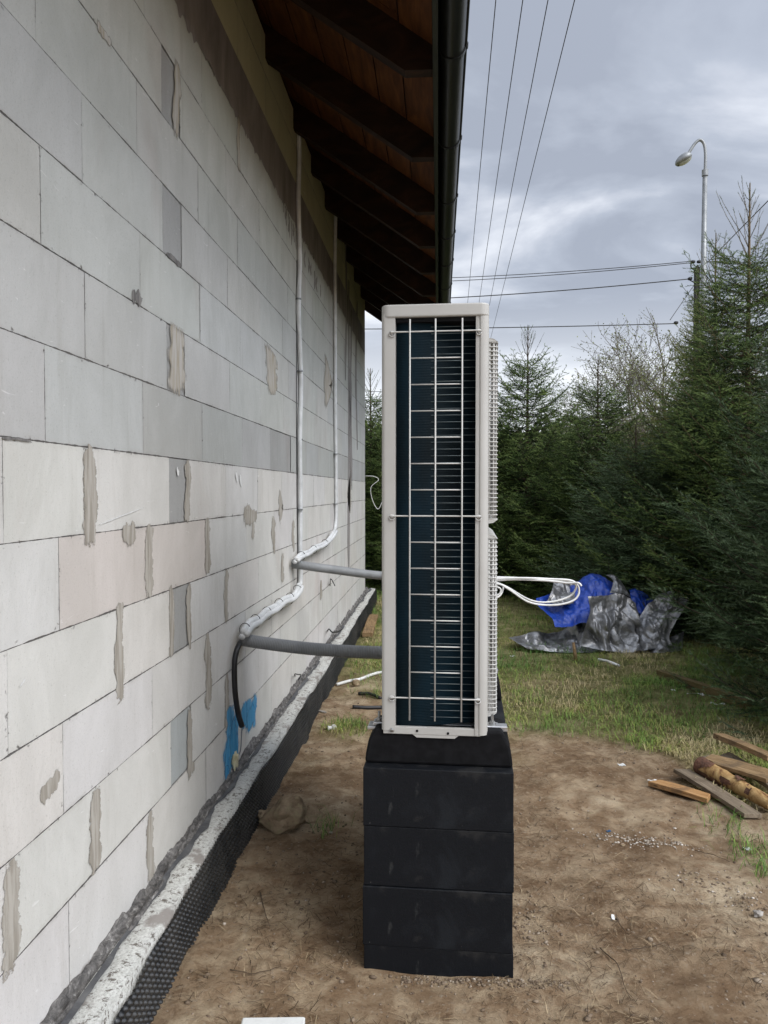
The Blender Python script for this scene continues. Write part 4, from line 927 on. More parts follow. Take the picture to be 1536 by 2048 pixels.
# dry twigs
twm = simple('dry_root', (.09, .06, .035), (.05, .033, .02), .9)
twl = [([(1200, 1900), (1235, 1935), (1248, 1975), (1262, 2005)], 'thin curved root on the soil right of the black blocks, low in the photo'), ([(1232, 1835), (1240, 1855), (1258, 1875)], 'straight straw stalk beside the small white strip'),
       ([(460, 1945), (510, 1952), (560, 1938)], 'thin root on the soil left of the black blocks'), ([(1250, 1905), (1290, 1900), (1330, 1890)], 'forked dry root in the lower right of the bare soil'),
       ([(1390, 1705), (1420, 1712), (1460, 1728)], 'dark root on the soil below the wood heap'), ([(520, 1790), (530, 1830), (540, 1860)], 'upright dark stalk on the soil left of the blocks')]
for pts, lb in twl:
    P = [on_g(px, py, .006) for px, py in pts]; P = spline(P, 5); P = [p + Vector((0, 0, random.uniform(0, .006))) for p in P]
    tag(MB().tube(P, [.0022 * (1 - .6 * i / len(P)) for i in range(len(P))], 5).build('dry_root', twm, None, True), lb, 'root', 'dry roots on the soil')

# ------------------------------------------------------------------ tarpaulin
def tarp_mat(name, c1, c2, rough, metal):
    m = MT(name); co = m.coord()
    v1 = m.vor(16, m.coord((1, 1, 1)), 'F1'); n_ = m.noise(9, 6, .6, co, 1.2); n2 = m.noise(28, 5, .6, co, 1.0)
    h = m.math('ADD', m.math('MULTIPLY', v1, .8), m.math('ADD', m.math('ABSOLUTE', m.math('SUBTRACT', n_, .5)), m.math('MULTIPLY', n2, .4)))
    m.set(m.mix(m.rng(n2, .35, .7), c1, c2), rough, metal, m.bump(h, .45, .02), .5); return m.m
M['silver'] = tarp_mat('silver_tarpaulin', (.30, .30, .30), (.19, .19, .195), .36, .75)
M['blue'] = tarp_mat('blue_tarpaulin', (.010, .045, .30), (.016, .065, .40), .4, 0)
tp = empty('tarpaulin', on_g(1200, 1300)); T0 = tp.location.copy(); TY = T0.y
tag(tp, 'crumpled heap of silver and blue tarpaulin lying on the grass', 'tarpaulin')
def patch(name, rows, mat, amp=.03, seed=0, n=60):
    """rows of (px, py, extra depth): a bicubic sheet through real points"""
    G = np.array([[list(at(px, py, TY + d)) for px, py, d in r] for r in rows])
    def cat(Pt, N_):
        k = len(Pt); ext = np.concatenate([[2 * Pt[0] - Pt[1]], Pt, [2 * Pt[-1] - Pt[-2]]]); t = np.linspace(0, k - 1 - 1e-6, N_); i = np.floor(t).astype(int); f = (t - i).reshape((-1,) + (1,) * (Pt.ndim - 1))
        a, b, c, d = ext[i], ext[i + 1], ext[i + 2], ext[i + 3]
        return .5 * (2 * b + (c - a) * f + (2 * a - 5 * b + 4 * c - d) * f * f + (3 * b - a - 3 * c + d) * f ** 3)
    S1 = cat(G, n); S2 = cat(np.swapaxes(S1, 0, 1), n); Sx = np.swapaxes(S2, 0, 1)
    du = np.gradient(Sx, axis=1); dv_ = np.gradient(Sx, axis=0); nr = np.cross(du, dv_); nr /= np.linalg.norm(nr, axis=-1, keepdims=True) + 1e-9
    p = Sx
    wp_ = fbm(p[..., 0] * 2, p[..., 1] * 2, p[..., 2] * 2, 2, seed + 40) * .35
    rd = lambda s_, f: 1 - 2 * np.abs(fbm(p[..., 0] * f * 1.7 + p[..., 2] * f * .5 + wp_, p[..., 1] * f, p[..., 2] * f * .55 - p[..., 0] * f * .3, 2, seed + s_))
    w = rd(1, 1.7) * .8 + rd(4, 4.0) * .34 + rd(7, 9) * .14
    ee = np.minimum(np.arange(n), np.arange(n)[::-1]) / (n * .16); ee = np.clip(.25 + ee, 0, 1); Sx = Sx + nr * (w * amp * 1.6 * ee[:, None] * ee[None])[..., None]
    Sx[..., 2] = np.maximum(Sx[..., 2], gh(Sx[..., 0], Sx[..., 1]) + .006)
    ix = np.arange(n * n).reshape(n, n); Fq = np.stack([ix[:-1, :-1], ix[:-1, 1:], ix[1:, 1:], ix[1:, :-1]], -1).reshape(-1, 4)
    return np_mesh(name, Sx.reshape(-1, 3) - np.array(T0), Fq, mat, tp, True)
# flat tail at the left
patch('silver_sheet', [[(1018, 1275, .1), (1065, 1264, .35), (1110, 1262, .4), (1150, 1246, .35), (1190, 1235, .25)], [(1020, 1277, .05), (1068, 1278, .15), (1115, 1275, .1), (1155, 1262, .05), (1195, 1262, .0)],
    [(1040, 1290, -.1), (1080, 1296, -.1), (1120, 1290, -.1), (1165, 1290, -.12), (1205, 1300, -.1)], [(1055, 1298, -.15), (1090, 1304, -.2), (1130, 1304, -.2), (1175, 1302, -.2), (1215, 1305, -.15)]], M['silver'], .045, 3)
# blue mass
patch('blue_sheet', [[(1072, 1196, .5), (1110, 1180, .7), (1150, 1166, .75), (1180, 1146, .8), (1210, 1152, .7), (1232, 1168, .6)], [(1078, 1212, .35), (1120, 1200, .45), (1160, 1185, .45), (1190, 1166, .5), (1215, 1180, .45), (1238, 1190, .4)],
    [(1102, 1232, .2), (1130, 1225, .2), (1160, 1215, .15), (1190, 1205, .15), (1215, 1215, .1), (1235, 1225, .1)], [(1110, 1254, .1), (1135, 1252, .05), (1165, 1245, .05), (1190, 1250, .0), (1220, 1262, .0), (1240, 1265, .0)]], M['blue'], .06, 13, 80)
patch('blue_sheet', [[(1258, 1178, .6), (1280, 1180, .6), (1298, 1188, .6), (1308, 1200, .6)], [(1262, 1195, .4), (1280, 1200, .4), (1296, 1206, .4), (1306, 1214, .4)], [(1266, 1215, .3), (1280, 1225, .3), (1290, 1232, .3), (1300, 1240, .3)]], M['blue'], .05, 17, 40)
# silver flap between
patch('silver_sheet', [[(1108, 1160, .75), (1130, 1158, .75), (1152, 1164, .75)], [(1104, 1180, .45), (1128, 1186, .42), (1150, 1192, .42)], [(1094, 1203, .28), (1120, 1208, .26), (1146, 1206, .26)]], M['silver'], .035, 19, 40)
# silver upright sheet centre
patch('silver_sheet', [[(1176, 1192, .02), (1205, 1188, .05), (1235, 1186, .08), (1258, 1192, .12), (1272, 1206, .15)], [(1182, 1220, -.14), (1210, 1224, -.12), (1238, 1222, -.1), (1262, 1232, -.05), (1280, 1240, .0)],
    [(1170, 1256, -.2), (1205, 1262, -.22), (1236, 1262, -.2), (1260, 1270, -.02), (1282, 1275, .05)], [(1160, 1292, -.18), (1200, 1300, -.25), (1236, 1304, -.25), (1265, 1306, -.2), (1290, 1300, -.1)]], M['silver'], .07, 23, 90)
patch('silver_sheet', [[(1212, 1150, .6), (1226, 1150, .6), (1240, 1158, .6)], [(1226, 1162, .5), (1238, 1162, .48), (1250, 1174, .48)], [(1220, 1186, .35), (1242, 1186, .3), (1262, 1194, .3)]], M['silver'], .03, 29, 36)
# right wing, rising
patch('silver_sheet', [[(1322, 1186, .35), (1345, 1180, .35), (1365, 1182, .4), (1380, 1198, .4)], [(1300, 1202, .2), (1330, 1205, .12), (1350, 1210, .12), (1368, 1222, .2)],
    [(1278, 1236, .1), (1310, 1240, -.02), (1335, 1242, .0), (1352, 1250, .1)], [(1270, 1272, .02), (1290, 1280, -.1), (1315, 1275, -.1), (1340, 1272, .0)], [(1268, 1292, -.05), (1285, 1300, -.2), (1315, 1296, -.15), (1345, 1290, -.05)]], M['silver'], .06, 31, 80)
patch('silver_sheet', [[(1270, 1290, .1), (1305, 1284, .2), (1340, 1272, .25), (1368, 1262, .3)], [(1275, 1300, -.1), (1310, 1298, -.05), (1340, 1290, .0), (1366, 1284, .1)], [(1288, 1310, -.2), (1320, 1316, -.2), (1345, 1310, -.15), (1366, 1300, -.05)]], M['silver'], .05, 37, 50)
# near-black sheet set between the silver and blue folds
patch('inner_fold', [[(1240, 1180, .45), (1262, 1188, .45), (1290, 1205, .45)], [(1245, 1225, .3), (1270, 1235, .3), (1300, 1230, .3)], [(1250, 1290, .15), (1280, 1290, .1), (1320, 1285, .15)]], simple('tarpaulin_near_black', (.02, .02, .022), None, .6), .05, 41, 40)

# ------------------------------------------------------------------ spruces
def needle_mesh(name, P, D, Ls, tone, npn, nl, nw, mat, parent):
    n = len(P); P = np.repeat(P, npn, 0); Dr = np.repeat(D, npn, 0); Lr = np.repeat(Ls, npn); tn = np.repeat(tone, npn); k = len(P)
    t = rng.uniform(0, 1, k); a = rng.uniform(0, 6.283, k)
    ref = np.where(np.abs(Dr[:, 2:3]) > .9, np.array([[1., 0, 0]]), np.array([[0, 0, 1.]])); s1 = np.cross(Dr, ref); s1 /= np.linalg.norm(s1, axis=1, keepdims=True) + 1e-9; s2 = np.cross(Dr, s1)
    rad = s1 * np.cos(a)[:, None] + s2 * np.sin(a)[:, None]; base = P + Dr * (t * Lr)[:, None]
    ang = rng.uniform(.45, .85, k); nd = Dr * np.cos(ang)[:, None] + rad * np.sin(ang)[:, None]; nd[:, 2] += .12
    ln = nl * rng.uniform(.75, 1.2, k); wv = np.cross(nd, rad + Dr * .3 + 1e-3); wv /= np.linalg.norm(wv, axis=1, keepdims=True) + 1e-9
    V = np.stack([base - wv * nw / 2, base + wv * nw / 2, base + nd * ln[:, None]], 1).reshape(-1, 3)
    Ft = np.arange(len(V), dtype=np.int32).reshape(-1, 3)
    tv = np.repeat(np.clip(tn + rng.normal(0, .06, k), 0, 1), 3)
    return np_mesh(name, V, Ft, mat, parent, False, {'tone': tv})
def seg_mesh(name, A, B, ra, rb, mat, parent):
    A, B = np.array(A), np.array(B); n = len(A); D = B - A; D /= np.linalg.norm(D, axis=1, keepdims=True) + 1e-9
    ref = np.where(np.abs(D[:, 2:3]) > .9, np.array([[1., 0, 0]]), np.array([[0, 0, 1.]])); s1 = np.cross(D, ref); s1 /= np.linalg.norm(s1, axis=1, keepdims=True); s2 = np.cross(D, s1)
    V = []; K = 5
    for E, r in ((A, np.array(ra)), (B, np.array(rb))):
        for q_ in range(K): a = 6.283 * q_ / K; V.append(E + (s1 * math.cos(a) + s2 * math.sin(a)) * r[:, None])
    V = np.stack(V, 1).reshape(-1, 3); b = np.arange(n)[:, None] * 2 * K
    Ft = np.concatenate([b + [q_, (q_ + 1) % K, K + (q_ + 1) % K, K + q_] for q_ in range(K)])
    return np_mesh(name, V, Ft, mat, parent, True)
def needle_mat(name, stops):
    m = MT(name); m.set(m.ramp(m.attr('tone'), stops), .6, 0, None, .22); return m.m
M['nd_green'] = needle_mat('spruce_needles_green', [(0, (.009, .018, .004)), (.4, (.026, .050, .012)), (.7, (.075, .12, .03)), (1, (.17, .225, .065))])
M['nd_blue'] = needle_mat('spruce_needles_bluish', [(0, (.008, .017, .006)), (.4, (.024, .048, .016)), (.7, (.068, .11, .042)), (1, (.165, .225, .125))])
M['nd_olive'] = needle_mat('spruce_needles_olive', [(0, (.022, .030, .007)), (.45, (.065, .08, .018)), (.75, (.14, .155, .036)), (1, (.24, .24, .07))])
M['bark'] = simple('spruce_bark', (.085, .058, .038), (.045, .03, .022), .95, 0, 20, 60, .6, .008)
M['gbark'] = simple('grey_bark', (.17, .15, .125), (.10, .088, .072), .9, 0, 10)
M['bark2'] = simple('pale_spruce_shoot_bark', (.16, .115, .06), (.09, .065, .038), .9, 0, 20, 60, .5, .005)
def spruce_data(H, Rm, seed, dens=1.0, leader=.5, zlow=.12, az_keep=None):
    rr = np.random.default_rng(seed); P, D, Ls, T = [], [], [], []; SA, SB, RA, RB = [], [], [], []
    def seg(a, b, r1, r2): SA.append(a); SB.append(b); RA.append(r1); RB.append(r2)
    for i in range(12):
        z0, z1 = H * i / 12, H * (i + 1) / 12; seg((0, 0, z0), (0, 0, z1), .035 * H / 3 * (1 - z0 / H) + .006, .035 * H / 3 * (1 - z1 / H) + .006)
    step = .045
    def shoots(p0, d, ln, tn, droop=0.0):
        k = max(1, int(ln / step)); d = d.copy(); p = p0.copy()
        for q_ in range(k):
            P.append(p.copy()); D.append(d.copy()); Ls.append(step * 1.15); T.append(tn + .30 * (q_ + 1) / k * (q_ == k - 1) + .1 * q_ / k)
            p = p + d * step; d[2] += droop / k; d /= np.linalg.norm(d)
        return p
    z = zlow
    while z < H - .06:
        fr = (H - z) / H; Lb = Rm * min(1, fr * 1.25) ** .85 * (1.0 if z > .6 else .85)
        inlead = (H - z) < leader
        nb_ = 4 if inlead else int(rr.integers(6, 9))
        a0 = rr.uniform(0, 6.28)
        for b in range(nb_):
            az = a0 + 6.283 * b / nb_ + rr.normal(0, .18); L_ = Lb * rr.uniform(.72, 1.18) * (1 + .15 * math.sin(az * 3 + z * 2 + seed)); el = (1.05 if inlead else .75 * (1 - fr) - .10 + .1 * rr.normal())
            if inlead: L_ = max(.05, (H - z) * .42 * rr.uniform(.5, 1.2))
            if L_ < .05: L_ = .05
            dirh = np.array([math.cos(az), math.sin(az), 0]); side = np.array([-math.sin(az), math.cos(az), 0])
            ns = max(2, int(L_ / .055)); prev = np.array([0, 0, z]); tn0 = np.clip(rr.normal(.38, .10), 0, 1)
            zb = z + rr.normal(0, .03)
            for i in range(1, ns + 1):
                s_ = i / ns; zz = zb + L_ * (math.tan(el) * s_ - .22 * s_ * (1 - s_) * 2 * (not inlead) + .16 * s_ ** 3)
                p = np.array([0, 0, zz]) + dirh * L_ * s_ + side * .02 * math.sin(i)
                d = p - prev; ln = np.linalg.norm(d); d = d / (ln + 1e-9)
                seg(prev, p, .007 * L_ * (1 - s_) + .0018, .007 * L_ * (1 - s_) + .0016)
                if s_ > .22 or inlead:
                    P.append(prev.copy()); D.append(d); Ls.append(ln * 1.1); T.append(tn0 + (.3 if i == ns else .05))
                if not inlead and s_ > .15 and L_ > .12:
                    for sg in (-1, 1):
                        if rr.random() > dens: continue
                        l2 = min(.42, (1 - s_) * L_ * .75 + .05) * rr.uniform(.65, 1.15); ang = rr.uniform(.7, 1.05)
                        d2 = d * math.cos(ang) + side * sg * math.sin(ang); d2[2] += rr.normal(-.04, .20); d2 /= np.linalg.norm(d2)
                        tn = np.clip(tn0 + rr.normal(0, .07), 0, 1); k = max(1, int(l2 / step)); q = p.copy()
                        for j in range(k):
                            P.append(q.copy()); D.append(d2.copy()); Ls.append(step * 1.15); T.append(tn + (.42 if j >= k - 2 else -.08))
                            q = q + d2 * step
                            if j > 0 and j < k and rr.random() < .62 * dens:
                                s2 = 1 if j % 2 else -1; d3 = d2 * .65 + np.cross(d2, [0, 0, 1.]) * s2 * .75; d3[2] += rr.normal(-.08, .15); d3 /= np.linalg.norm(d3)
                                l3 = min(.13, (k - j) * step * .6 + .05); P.append(q.copy()); D.append(d3); Ls.append(l3); T.append(tn + .10 + .42 * rr.random())
                prev = p
        z += rr.uniform(.075, .125) * (1.0 if not inlead else 1.2) * (H / 4) ** .3 / max(dens, .7)
    P.append(np.array([0, 0, H - .1])); D.append(np.array([0, 0, 1.])); Ls.append(.1); T.append(.4)
    return np.array(P, float), np.array(D, float), np.array(Ls, float), np.clip(np.array(T, float), 0, 1), (SA, SB, RA, RB)
def make_spruce(name, H, Rm, seed, mat, npn, nl, nw, dens=1.0, leader=.5, bark='bark', zlow=.12):
    root = empty(name, (0, 0, 0)); P, D, Ls, T, sg = spruce_data(H, Rm, seed, dens, leader, zlow)
    needle_mesh('crown', P, D, Ls, T, npn, nl, nw, mat, root); seg_mesh('trunk', *sg, M[bark], root)
    return root, len(P)
def copy_tree(o, parent=None):
    c = o.copy(); COL.objects.link(c); c.parent = parent
    for ch in list(o.children): copy_tree(ch, c)
    return c
GRP = 'spruces along the plot boundary'
tops = []
def put(o, x, y, rz, sc, label, sz=None):
    o.location = (x, y, gz(x, y) - .02); o.rotation_euler = (0, 0, rz); o.scale = (sc, sc, sz or sc); tag(o, label, 'spruce', GRP)
def top_at(px, py, Y): p = at(px, py, Y); return p.x, Y, p.z
A_, na = make_spruce('spruce_tree', 4.6, 1.35, 5, M['nd_green'], 20, .022, .0036, 1.0, .8, 'bark2')
B_, nb2 = make_spruce('spruce_tree', 3.6, 1.25, 9, M['nd_blue'], 28, .019, .0025, 1.0, .5)
C_, nc = make_spruce('spruce_tree', 4.1, 1.2, 12, M['nd_olive'], 12, .022, .0048, .95, .8, 'bark2')
D_, ndd = make_spruce('spruce_tree', 4.1, 1.35, 21, M['nd_green'], 11, .026, .0065, .9, .6, 'bark')
print('shoots', na, nb2, nc, ndd)
x, y, zt_ = top_at(1500, 365, 8.4); put(A_, x, y, .4, 1.0, 'tall green spruce with a long bare leader, foremost at the right edge', zt_ / 4.6)
c = copy_tree(B_)
put(B_, 2.98, 4.95, 1.0, .98, 'dark bluish spruce with low drooping branches over the wood heap')
put(c, 3.05, 8.9, 2.2, 1.05, 'dark spruce standing right behind the silver tarpaulin', .85)
x, y, zt_ = top_at(1432, 470, 10.2); put(C_, x, y, 1.0, 1.0, 'olive green spruce with several bare pale shoots on top, behind the foremost one', zt_ / 4.1)
def more(src, px, py, Y, rz, H0, sc, label): 
    c = copy_tree(src); x, y, zt_ = top_at(px, py, Y); put(c, x, y, rz, sc, label, zt_ / H0); return c
more(C_, 1404, 690, 9.6, 2.5, 4.1, .85, 'smaller olive spruce just left of the dark power pole')
more(C_, 1330, 800, 9.9, 4.2, 4.1, .75, 'low olive spruce below the bare leafing tree')
x, y, zt_ = top_at(1056, 650, 11.8); put(D_, x, y, 0, .95, 'slender blue green spruce, nearest to the heat pump in the back row', zt_ / 4.1)
more(D_, 1196, 712, 10.8, 1.9, 4.1, .92, 'dark spruce in the middle of the back row, right of the slender one')
more(B_, 1272, 850, 9.4, 3.0, 3.6, .95, 'low broad spruce closing the back row on the right')
more(D_, 1122, 880, 12.8, 3.3, 4.1, .85, 'low spruce in the gap between the two back row spruces')
more(D_, 741, 735, 13.0, 2.6, 4.1, .85, 'spruce seen between the house corner and the heat pump')
more(D_, 690, 830, 13.6, 5.1, 4.1, .9, 'low spruce beyond the house corner')
more(D_, 800, 800, 12.6, 4.4, 4.1, .9, 'spruce standing behind the left half of the heat pump')
more(D_, 905, 770, 12.4, .6, 4.1, .95, 'spruce standing behind the right half of the heat pump')
more(D_, 985, 830, 12.2, 5.6, 4.1, .85, 'low spruce close behind the fan guards of the heat pump')
c = copy_tree(B_); put(c, 3.2, 6.45, 4.0, 1.0, 'dark green spruce at the right edge, behind the foremost one')
c = copy_tree(B_); put(c, 4.6, 8.3, 5.0, 1.05, 'dark green spruce deep in the right hand row')
c = copy_tree(A_); put(c, 4.3, 4.0, 5.0, .8, 'bluish spruce just outside the right edge')

# ------------------------------------------------------------------ fence behind the back row
fn = empty('slat_fence', (1.5, 15.0, 0)); tag(fn, 'dark horizontal slat fence behind the back row of spruces', 'fence')
fm = simple('dark_fence_board', (.022, .02, .018), (.035, .03, .028), .8)
fbm_ = MB()
for k in range(9): fbm_.box((-6, -.012, .10 + k * .165), (9, .012, .10 + k * .165 + (.15 if k % 3 else .145)))
fbm_.build('slat_panel', fm, fn)
for k in range(8): MB().box((-5.8 + k * 2.1, .014, 0), (-5.72 + k * 2.1, .09, 1.62)).build('post', fm, fn)
# loose white wire hanging at the house corner
tag(MB().tube(spline([at(731, 952, 11), at(748, 953, 11), at(757, 960, 11), at(742, 975, 11), at(745, 1000, 11), at(756, 1018, 11), at(766, 1000, 11)], 8), .006, 5).build('loose_wire', M['whitepl'], None, True), 'thin looping pale wire hanging in the gap beside the house corner', 'wire')

# ------------------------------------------------------------------ leafing tree, street lamp, power pole and lines
def decid(px, py_top, Y, seed, label, H, spread=.62, name='leafing_tree', leafn=2, leaf=.05, grp=None):
    rr = random.Random(seed); A1, B1, r1, r2 = [], [], [], []; LP_ = []
    def grow(p, d, L_, r, lv):
        n = 4; q = p.copy(); dd = d.copy()
        for i in range(n):
            nd = (dd + Vector((rr.gauss(0, .10), rr.gauss(0, .10), rr.gauss(.03, .07)))).normalized(); q2 = q + nd * L_ / n
            ra, rb = r * (1 - .4 * i / n), r * (1 - .4 * (i + 1) / n); A1.append(tuple(q)); B1.append(tuple(q2)); r1.append(ra); r2.append(rb)
            if lv >= 3:
                for _ in range(leafn): LP_.append(q2 + Vector((rr.gauss(0, .06), rr.gauss(0, .06), rr.gauss(0, .06))))
            if 0 < lv < 6 and i in (1, 2, 3) or (lv == 0 and i >= 1):
                for _ in range(2 if lv < 2 else 1):
                    a = rr.uniform(.55, 1.15); ax = dd.orthogonal().normalized(); ax.rotate(Matrix.Rotation(rr.uniform(0, 6.28), 3, dd)); d2 = dd.copy(); d2.rotate(Matrix.Rotation(a, 3, ax))
                    if lv < 5: grow(q2, (d2 + Vector((0, 0, .12))).normalized(), L_ * rr.uniform(.55, .75), rb * .6, lv + 1)
            q = q2; dd = nd
        if lv < 5: grow(q, dd, L_ * .7, r * .6, lv + 1)
    grow(Vector((0, 0, 0)), Vector((0, 0, 1)), H * .38, H * .016, 0)
    root = empty(name, (0, 0, 0)); zmax = max(b[2] for b in B1); s_ = H / zmax
    seg_mesh('trunk', A1, B1, [max(r, .0045) for r in r1], [max(r, .004) for r in r2], M['gbark'], root)
    L3 = np.array([tuple(p) for p in LP_]); k = len(L3)
    a = rng.normal(0, 1, (k, 3)); a /= np.linalg.norm(a, axis=1, keepdims=True); b = np.cross(a, rng.normal(0, 1, (k, 3))); b /= np.linalg.norm(b, axis=1, keepdims=True); sz = rng.uniform(.5, 1.1, k)[:, None] * leaf
    V = np.stack([L3 - a * sz, L3 + b * sz * .6, L3 + a * sz, L3 - b * sz * .6], 1).reshape(-1, 3)
    np_mesh('crown', V, np.arange(4 * k).reshape(-1, 4), M['leaf'], root, False, {'tone': np.repeat(rng.uniform(0, 1, k), 4)})
    p = at(px, py_top, Y); root.location = (p.x, Y, 0); sz_ = p.z / zmax; root.scale = (sz_ * spread, sz_ * spread, sz_)
    print('tree', name, len(A1), k)
    return tag(root, label, 'tree', grp)
m = MT('young_leaf'); m.set(m.ramp(m.attr('tone'), [(0, (.10, .12, .045)), (1, (.22, .24, .10))]), .6, 0, None, .3); M['leaf'] = m.m
decid(1338, 600, 20, 4, 'round crowned tree just coming into pale leaf, behind the spruces', 6.5, 1.15, leafn=1, leaf=.030)
def farbush(px, py, Y, s_, seed, label):
    rr = np.random.default_rng(seed); p = at(px, py, Y); H = p.z; k = 9000
    u = rr.normal(0, 1, (k, 3)); u /= np.linalg.norm(u, axis=1, keepdims=True); u *= (rr.uniform(0, 1, k) ** .35)[:, None]
    lump = 1 + .3 * fbm(u[:, 0] * 2 + seed, u[:, 1] * 2, u[:, 2] * 2, 3, seed)
    L3 = u * lump[:, None] * np.array([s_, s_ * .7, H * .5]) + np.array([0, 0, H * .5])
    a = rr.normal(0, 1, (k, 3)); a /= np.linalg.norm(a, axis=1, keepdims=True); b = np.cross(a, rr.normal(0, 1, (k, 3))); b /= np.linalg.norm(b, axis=1, keepdims=True); sz = rr.uniform(.06, .16, k)[:, None] * Y / 30
    V = np.stack([L3 - a * sz, L3 + b * sz * .6, L3 + a * sz, L3 - b * sz * .6], 1).reshape(-1, 3)
    root = empty('far_tree', (p.x, Y, 0)); np_mesh('crown', V, np.arange(4 * k).reshape(-1, 4), M['fleaf'], root, False, {'tone': np.repeat(rr.uniform(0, 1, k), 4)})
    MB().tube([(0, 0, 0), (0, 0, H * .6)], [.14, .06], 8).build('trunk', M['bark'], root, True); return tag(root, label, 'tree', 'distant trees beyond the fence')
m = MT('far_leaf'); m.set(m.ramp(m.attr('tone'), [(0, (.03, .04, .018)), (1, (.085, .10, .04))]), .7, 0, None, .2); M['fleaf'] = m.m
farbush(1015, 868, 40, 3.2, 1, 'distant green tree in the gap right of the fan guards')
farbush(1110, 850, 44, 3.4, 2, 'distant tree behind the gap in the back row')
farbush(1250, 840, 42, 3.2, 3, 'distant tree left of the leafing tree trunk')
farbush(745, 860, 38, 3.0, 4, 'distant tree just beyond the house corner')
farbush(860, 855, 44, 4.0, 5, 'distant tree hidden mostly by the heat pump')
farbush(1400, 820, 40, 4.0, 6, 'distant tree behind the dark power pole')
# street lamp
YL = 19.5; b0 = at(1410, 900, YL); sl_ = empty('street_lamp', (b0.x, YL, 0)); tag(sl_, 'tall grey street lamp with a curved arm, rising behind the spruces', 'street lamp')
def lp_(px, py): p = at(px, py, YL); return (p.x - b0.x, 0, p.z)
MB().tube([(lp_(1410, 900)[0] - .03, 0, 0), lp_(1406, 620), lp_(1410, 345)], [.095, .075, .055], 12).build('pole', M['zinc'], sl_, True)
MB().tube([lp_(1410, 352), lp_(1410, 340)], [.075, .075], 12).build('collar', M['zinc'], sl_, True, 0, 40)
MB().tube(spline([lp_(1410, 345), lp_(1411, 310), lp_(1408, 288), lp_(1400, 280), lp_(1390, 287), lp_(1376, 308)], 8), .036, 10).build('arm', M['zinc'], sl_, True)
hd = MB(); P0, P1 = Vector(lp_(1381, 311)), Vector(lp_(1352, 329)); d = (P1 - P0); n = 10; rs = [.10, .17, .20, .215, .22, .22, .21, .19, .165, .13, .06]
vs = []; seg_ = 12; ax = d.normalized(); sd_ = Vector((0, 1, 0)); upv = ax.cross(sd_).normalized(); upv = upv if upv.z > 0 else -upv
for i in range(n + 1):
    p = P0 + d * i / n
    for k in range(seg_): a = 2 * math.pi * k / seg_; vs.append(p + sd_ * math.cos(a) * rs[i] * .9 + upv * (math.sin(a) * rs[i] * (.62 if math.sin(a) > 0 else .42)))
hd.add(vs, [(i * seg_ + k, i * seg_ + (k + 1) % seg_, (i + 1) * seg_ + (k + 1) % seg_, (i + 1) * seg_ + k) for i in range(n) for k in range(seg_)] + [tuple(range(seg_)), tuple(n * seg_ + k for k in range(seg_))])
head = hd.build('lamp_head', M['zinc'], sl_, True)
gl_ = MB(); vs = []
for i in range(1, n):
    p = P0 + d * i / n
    for k in range(7): a = math.pi + math.pi * (k + .6) / 7.2; vs.append(p + sd_ * math.cos(a) * rs[i] * .72 + upv * (math.sin(a) * rs[i] * .48 - .012))
gl_.add(vs, [(i * 7 + k, i * 7 + k + 1, i * 7 + 8 + k, i * 7 + 7 + k) for i in range(n - 2) for k in range(6)]); gl_.build('lens', simple('frosted_lamp_lens', (.42, .44, .40), (.3, .31, .29), .2), head, True)
# power pole
YP = 22.0; b1 = at(1390, 900, YP); pp_ = empty('power_pole', (b1.x, YP, 0)); tag(pp_, 'dark power pole carrying the lines, just left of the street lamp', 'utility pole')
hp_ = at(1390, 535, YP).z; MB().box((-.055, -.09, 0), (-.022, .09, hp_)).box((.022, -.09, 0), (.055, .09, hp_)).build('pole', simple('dark_pole', (.03, .028, .026), None, .8), pp_)
lad = MB(); zz = .8
while zz < hp_ - .1: lad.box((-.0215, -.08, zz), (.0215, .08, zz + .28)); zz += .42
lad.build('crosspiece', simple('dark_pole_web', (.035, .03, .028), None, .8), pp_)
def pq(px, py): p = at(px, py, YP); return Vector((p.x - b1.x, 0, p.z))
for px, py in ((1386, 524), (1380, 558), (1352, 646), (1398, 524)):
    a_, c_ = pq(px - 4, py), pq(px + 4, py - 1); MB().tube([a_, (a_ + c_) / 2, c_], [.035, .05, .035], 8).build('insulator', M['blackpl'], pp_, True)
MB().tube(spline([pq(1390, 540), pq(1383, 536), pq(1382, 528), pq(1388, 524)], 5), .018, 6).build('hook', M['blackpl'], pp_, True)
MB().tube([pq(1376, 558), pq(1390, 566)], .016, 6).build('bracket', M['blackpl'], pp_, True)
lm_ = simple('dark_power_cable', (.05, .05, .055), None, .6)
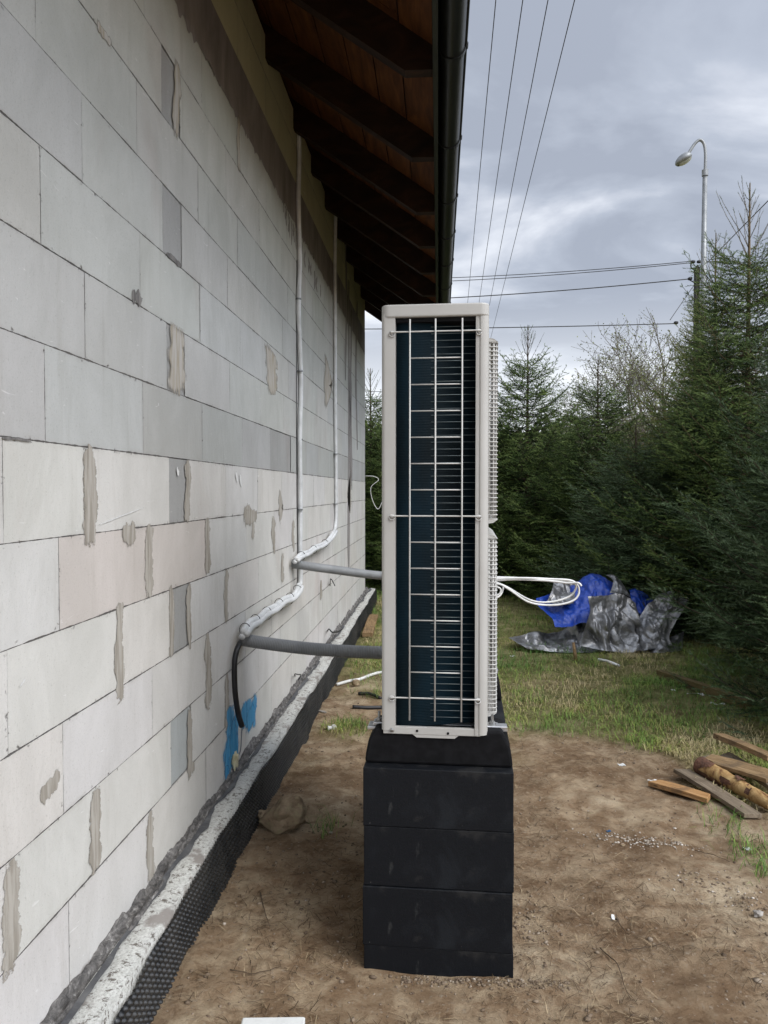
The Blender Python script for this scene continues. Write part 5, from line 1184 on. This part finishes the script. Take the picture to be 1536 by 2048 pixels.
def line(a, b, r, sag, label, grp): 
    P = [a.lerp(b, i / 24) - Vector((0, 0, sag * 4 * (i / 24) * (1 - i / 24))) for i in range(25)]
    return tag(MB().tube(P, r, 5).build('power_line', lm_, None, True), label, 'power line', grp)
def ln_(pa, pb, Y1, Y2, r, lab, sag=.0): return line(at(pa[0], pa[1], Y1), at(pb[0], pb[1], Y2), r, sag, lab, 'lines strung from the power pole')
ln_((1386, 522), (690, 560), YP, YP + 3, .011, 'uppermost thin line running left from the power pole', .12)
ln_((1386, 525), (690, 568), YP, YP + 3, .011, 'second thin line running left just under the uppermost one', .12)
ln_((1376, 558), (690, 604), YP, YP + 3, .015, 'thicker line running left from the lower bracket of the pole', .10)
ln_((1352, 647), (560, 658), YP, YP + 2, .014, 'lowest nearly level line passing behind the heat pump top', .05)
ln_((1155, 790), (560, 776), YP + 6, YP + 6, .010, 'faint low line crossing between the back row spruce tops', .05)
ln_((1396, 522), (1700, 524), YP, YP + 1, .011, 'line leaving the power pole level to the right', .03)
ln_((1392, 548), (1700, 235), YP, YP - 8, .011, 'slanting line rising from the power pole to the upper right')
ln_((1388, 570), (1340, 640), YP, YP - 1, .010, 'short slanting stay line below the pole bracket')
ln_((1392, 540), (1480, 565), YP, YP - 3, .010, 'sagging line from the pole into the olive spruce', .2)
vp_h = 6.2
for (pxt, slope, lab) in ((991.5, .0935, 'leftmost of the four overhead lines, closest to the gutter'), (1044.5, .1475, 'second overhead line from the gutter'), (1094, .197, 'third overhead line from the gutter'), (1149, .2485, 'rightmost of the four overhead lines')):
    Yn = 3.0; a = at(pxt + slope * 400, -400, 6.2 / ((982 + 400) / F)); f_ = (a.z - CAMZ)
    bpx = {991.5: (934, 620), 1044.5: (956, 620), 1094: (976, 625), 1149: (980, 682)}[pxt]
    yb = vp_h / ((982 - bpx[1]) / F) ; b = at(bpx[0], bpx[1], yb); c_ = b + (b - a) * .7
    tag(MB().tube([a, b, c_], .0065, 5).build('power_line', lm_, None, True), lab, 'power line', 'four parallel lines overhead')
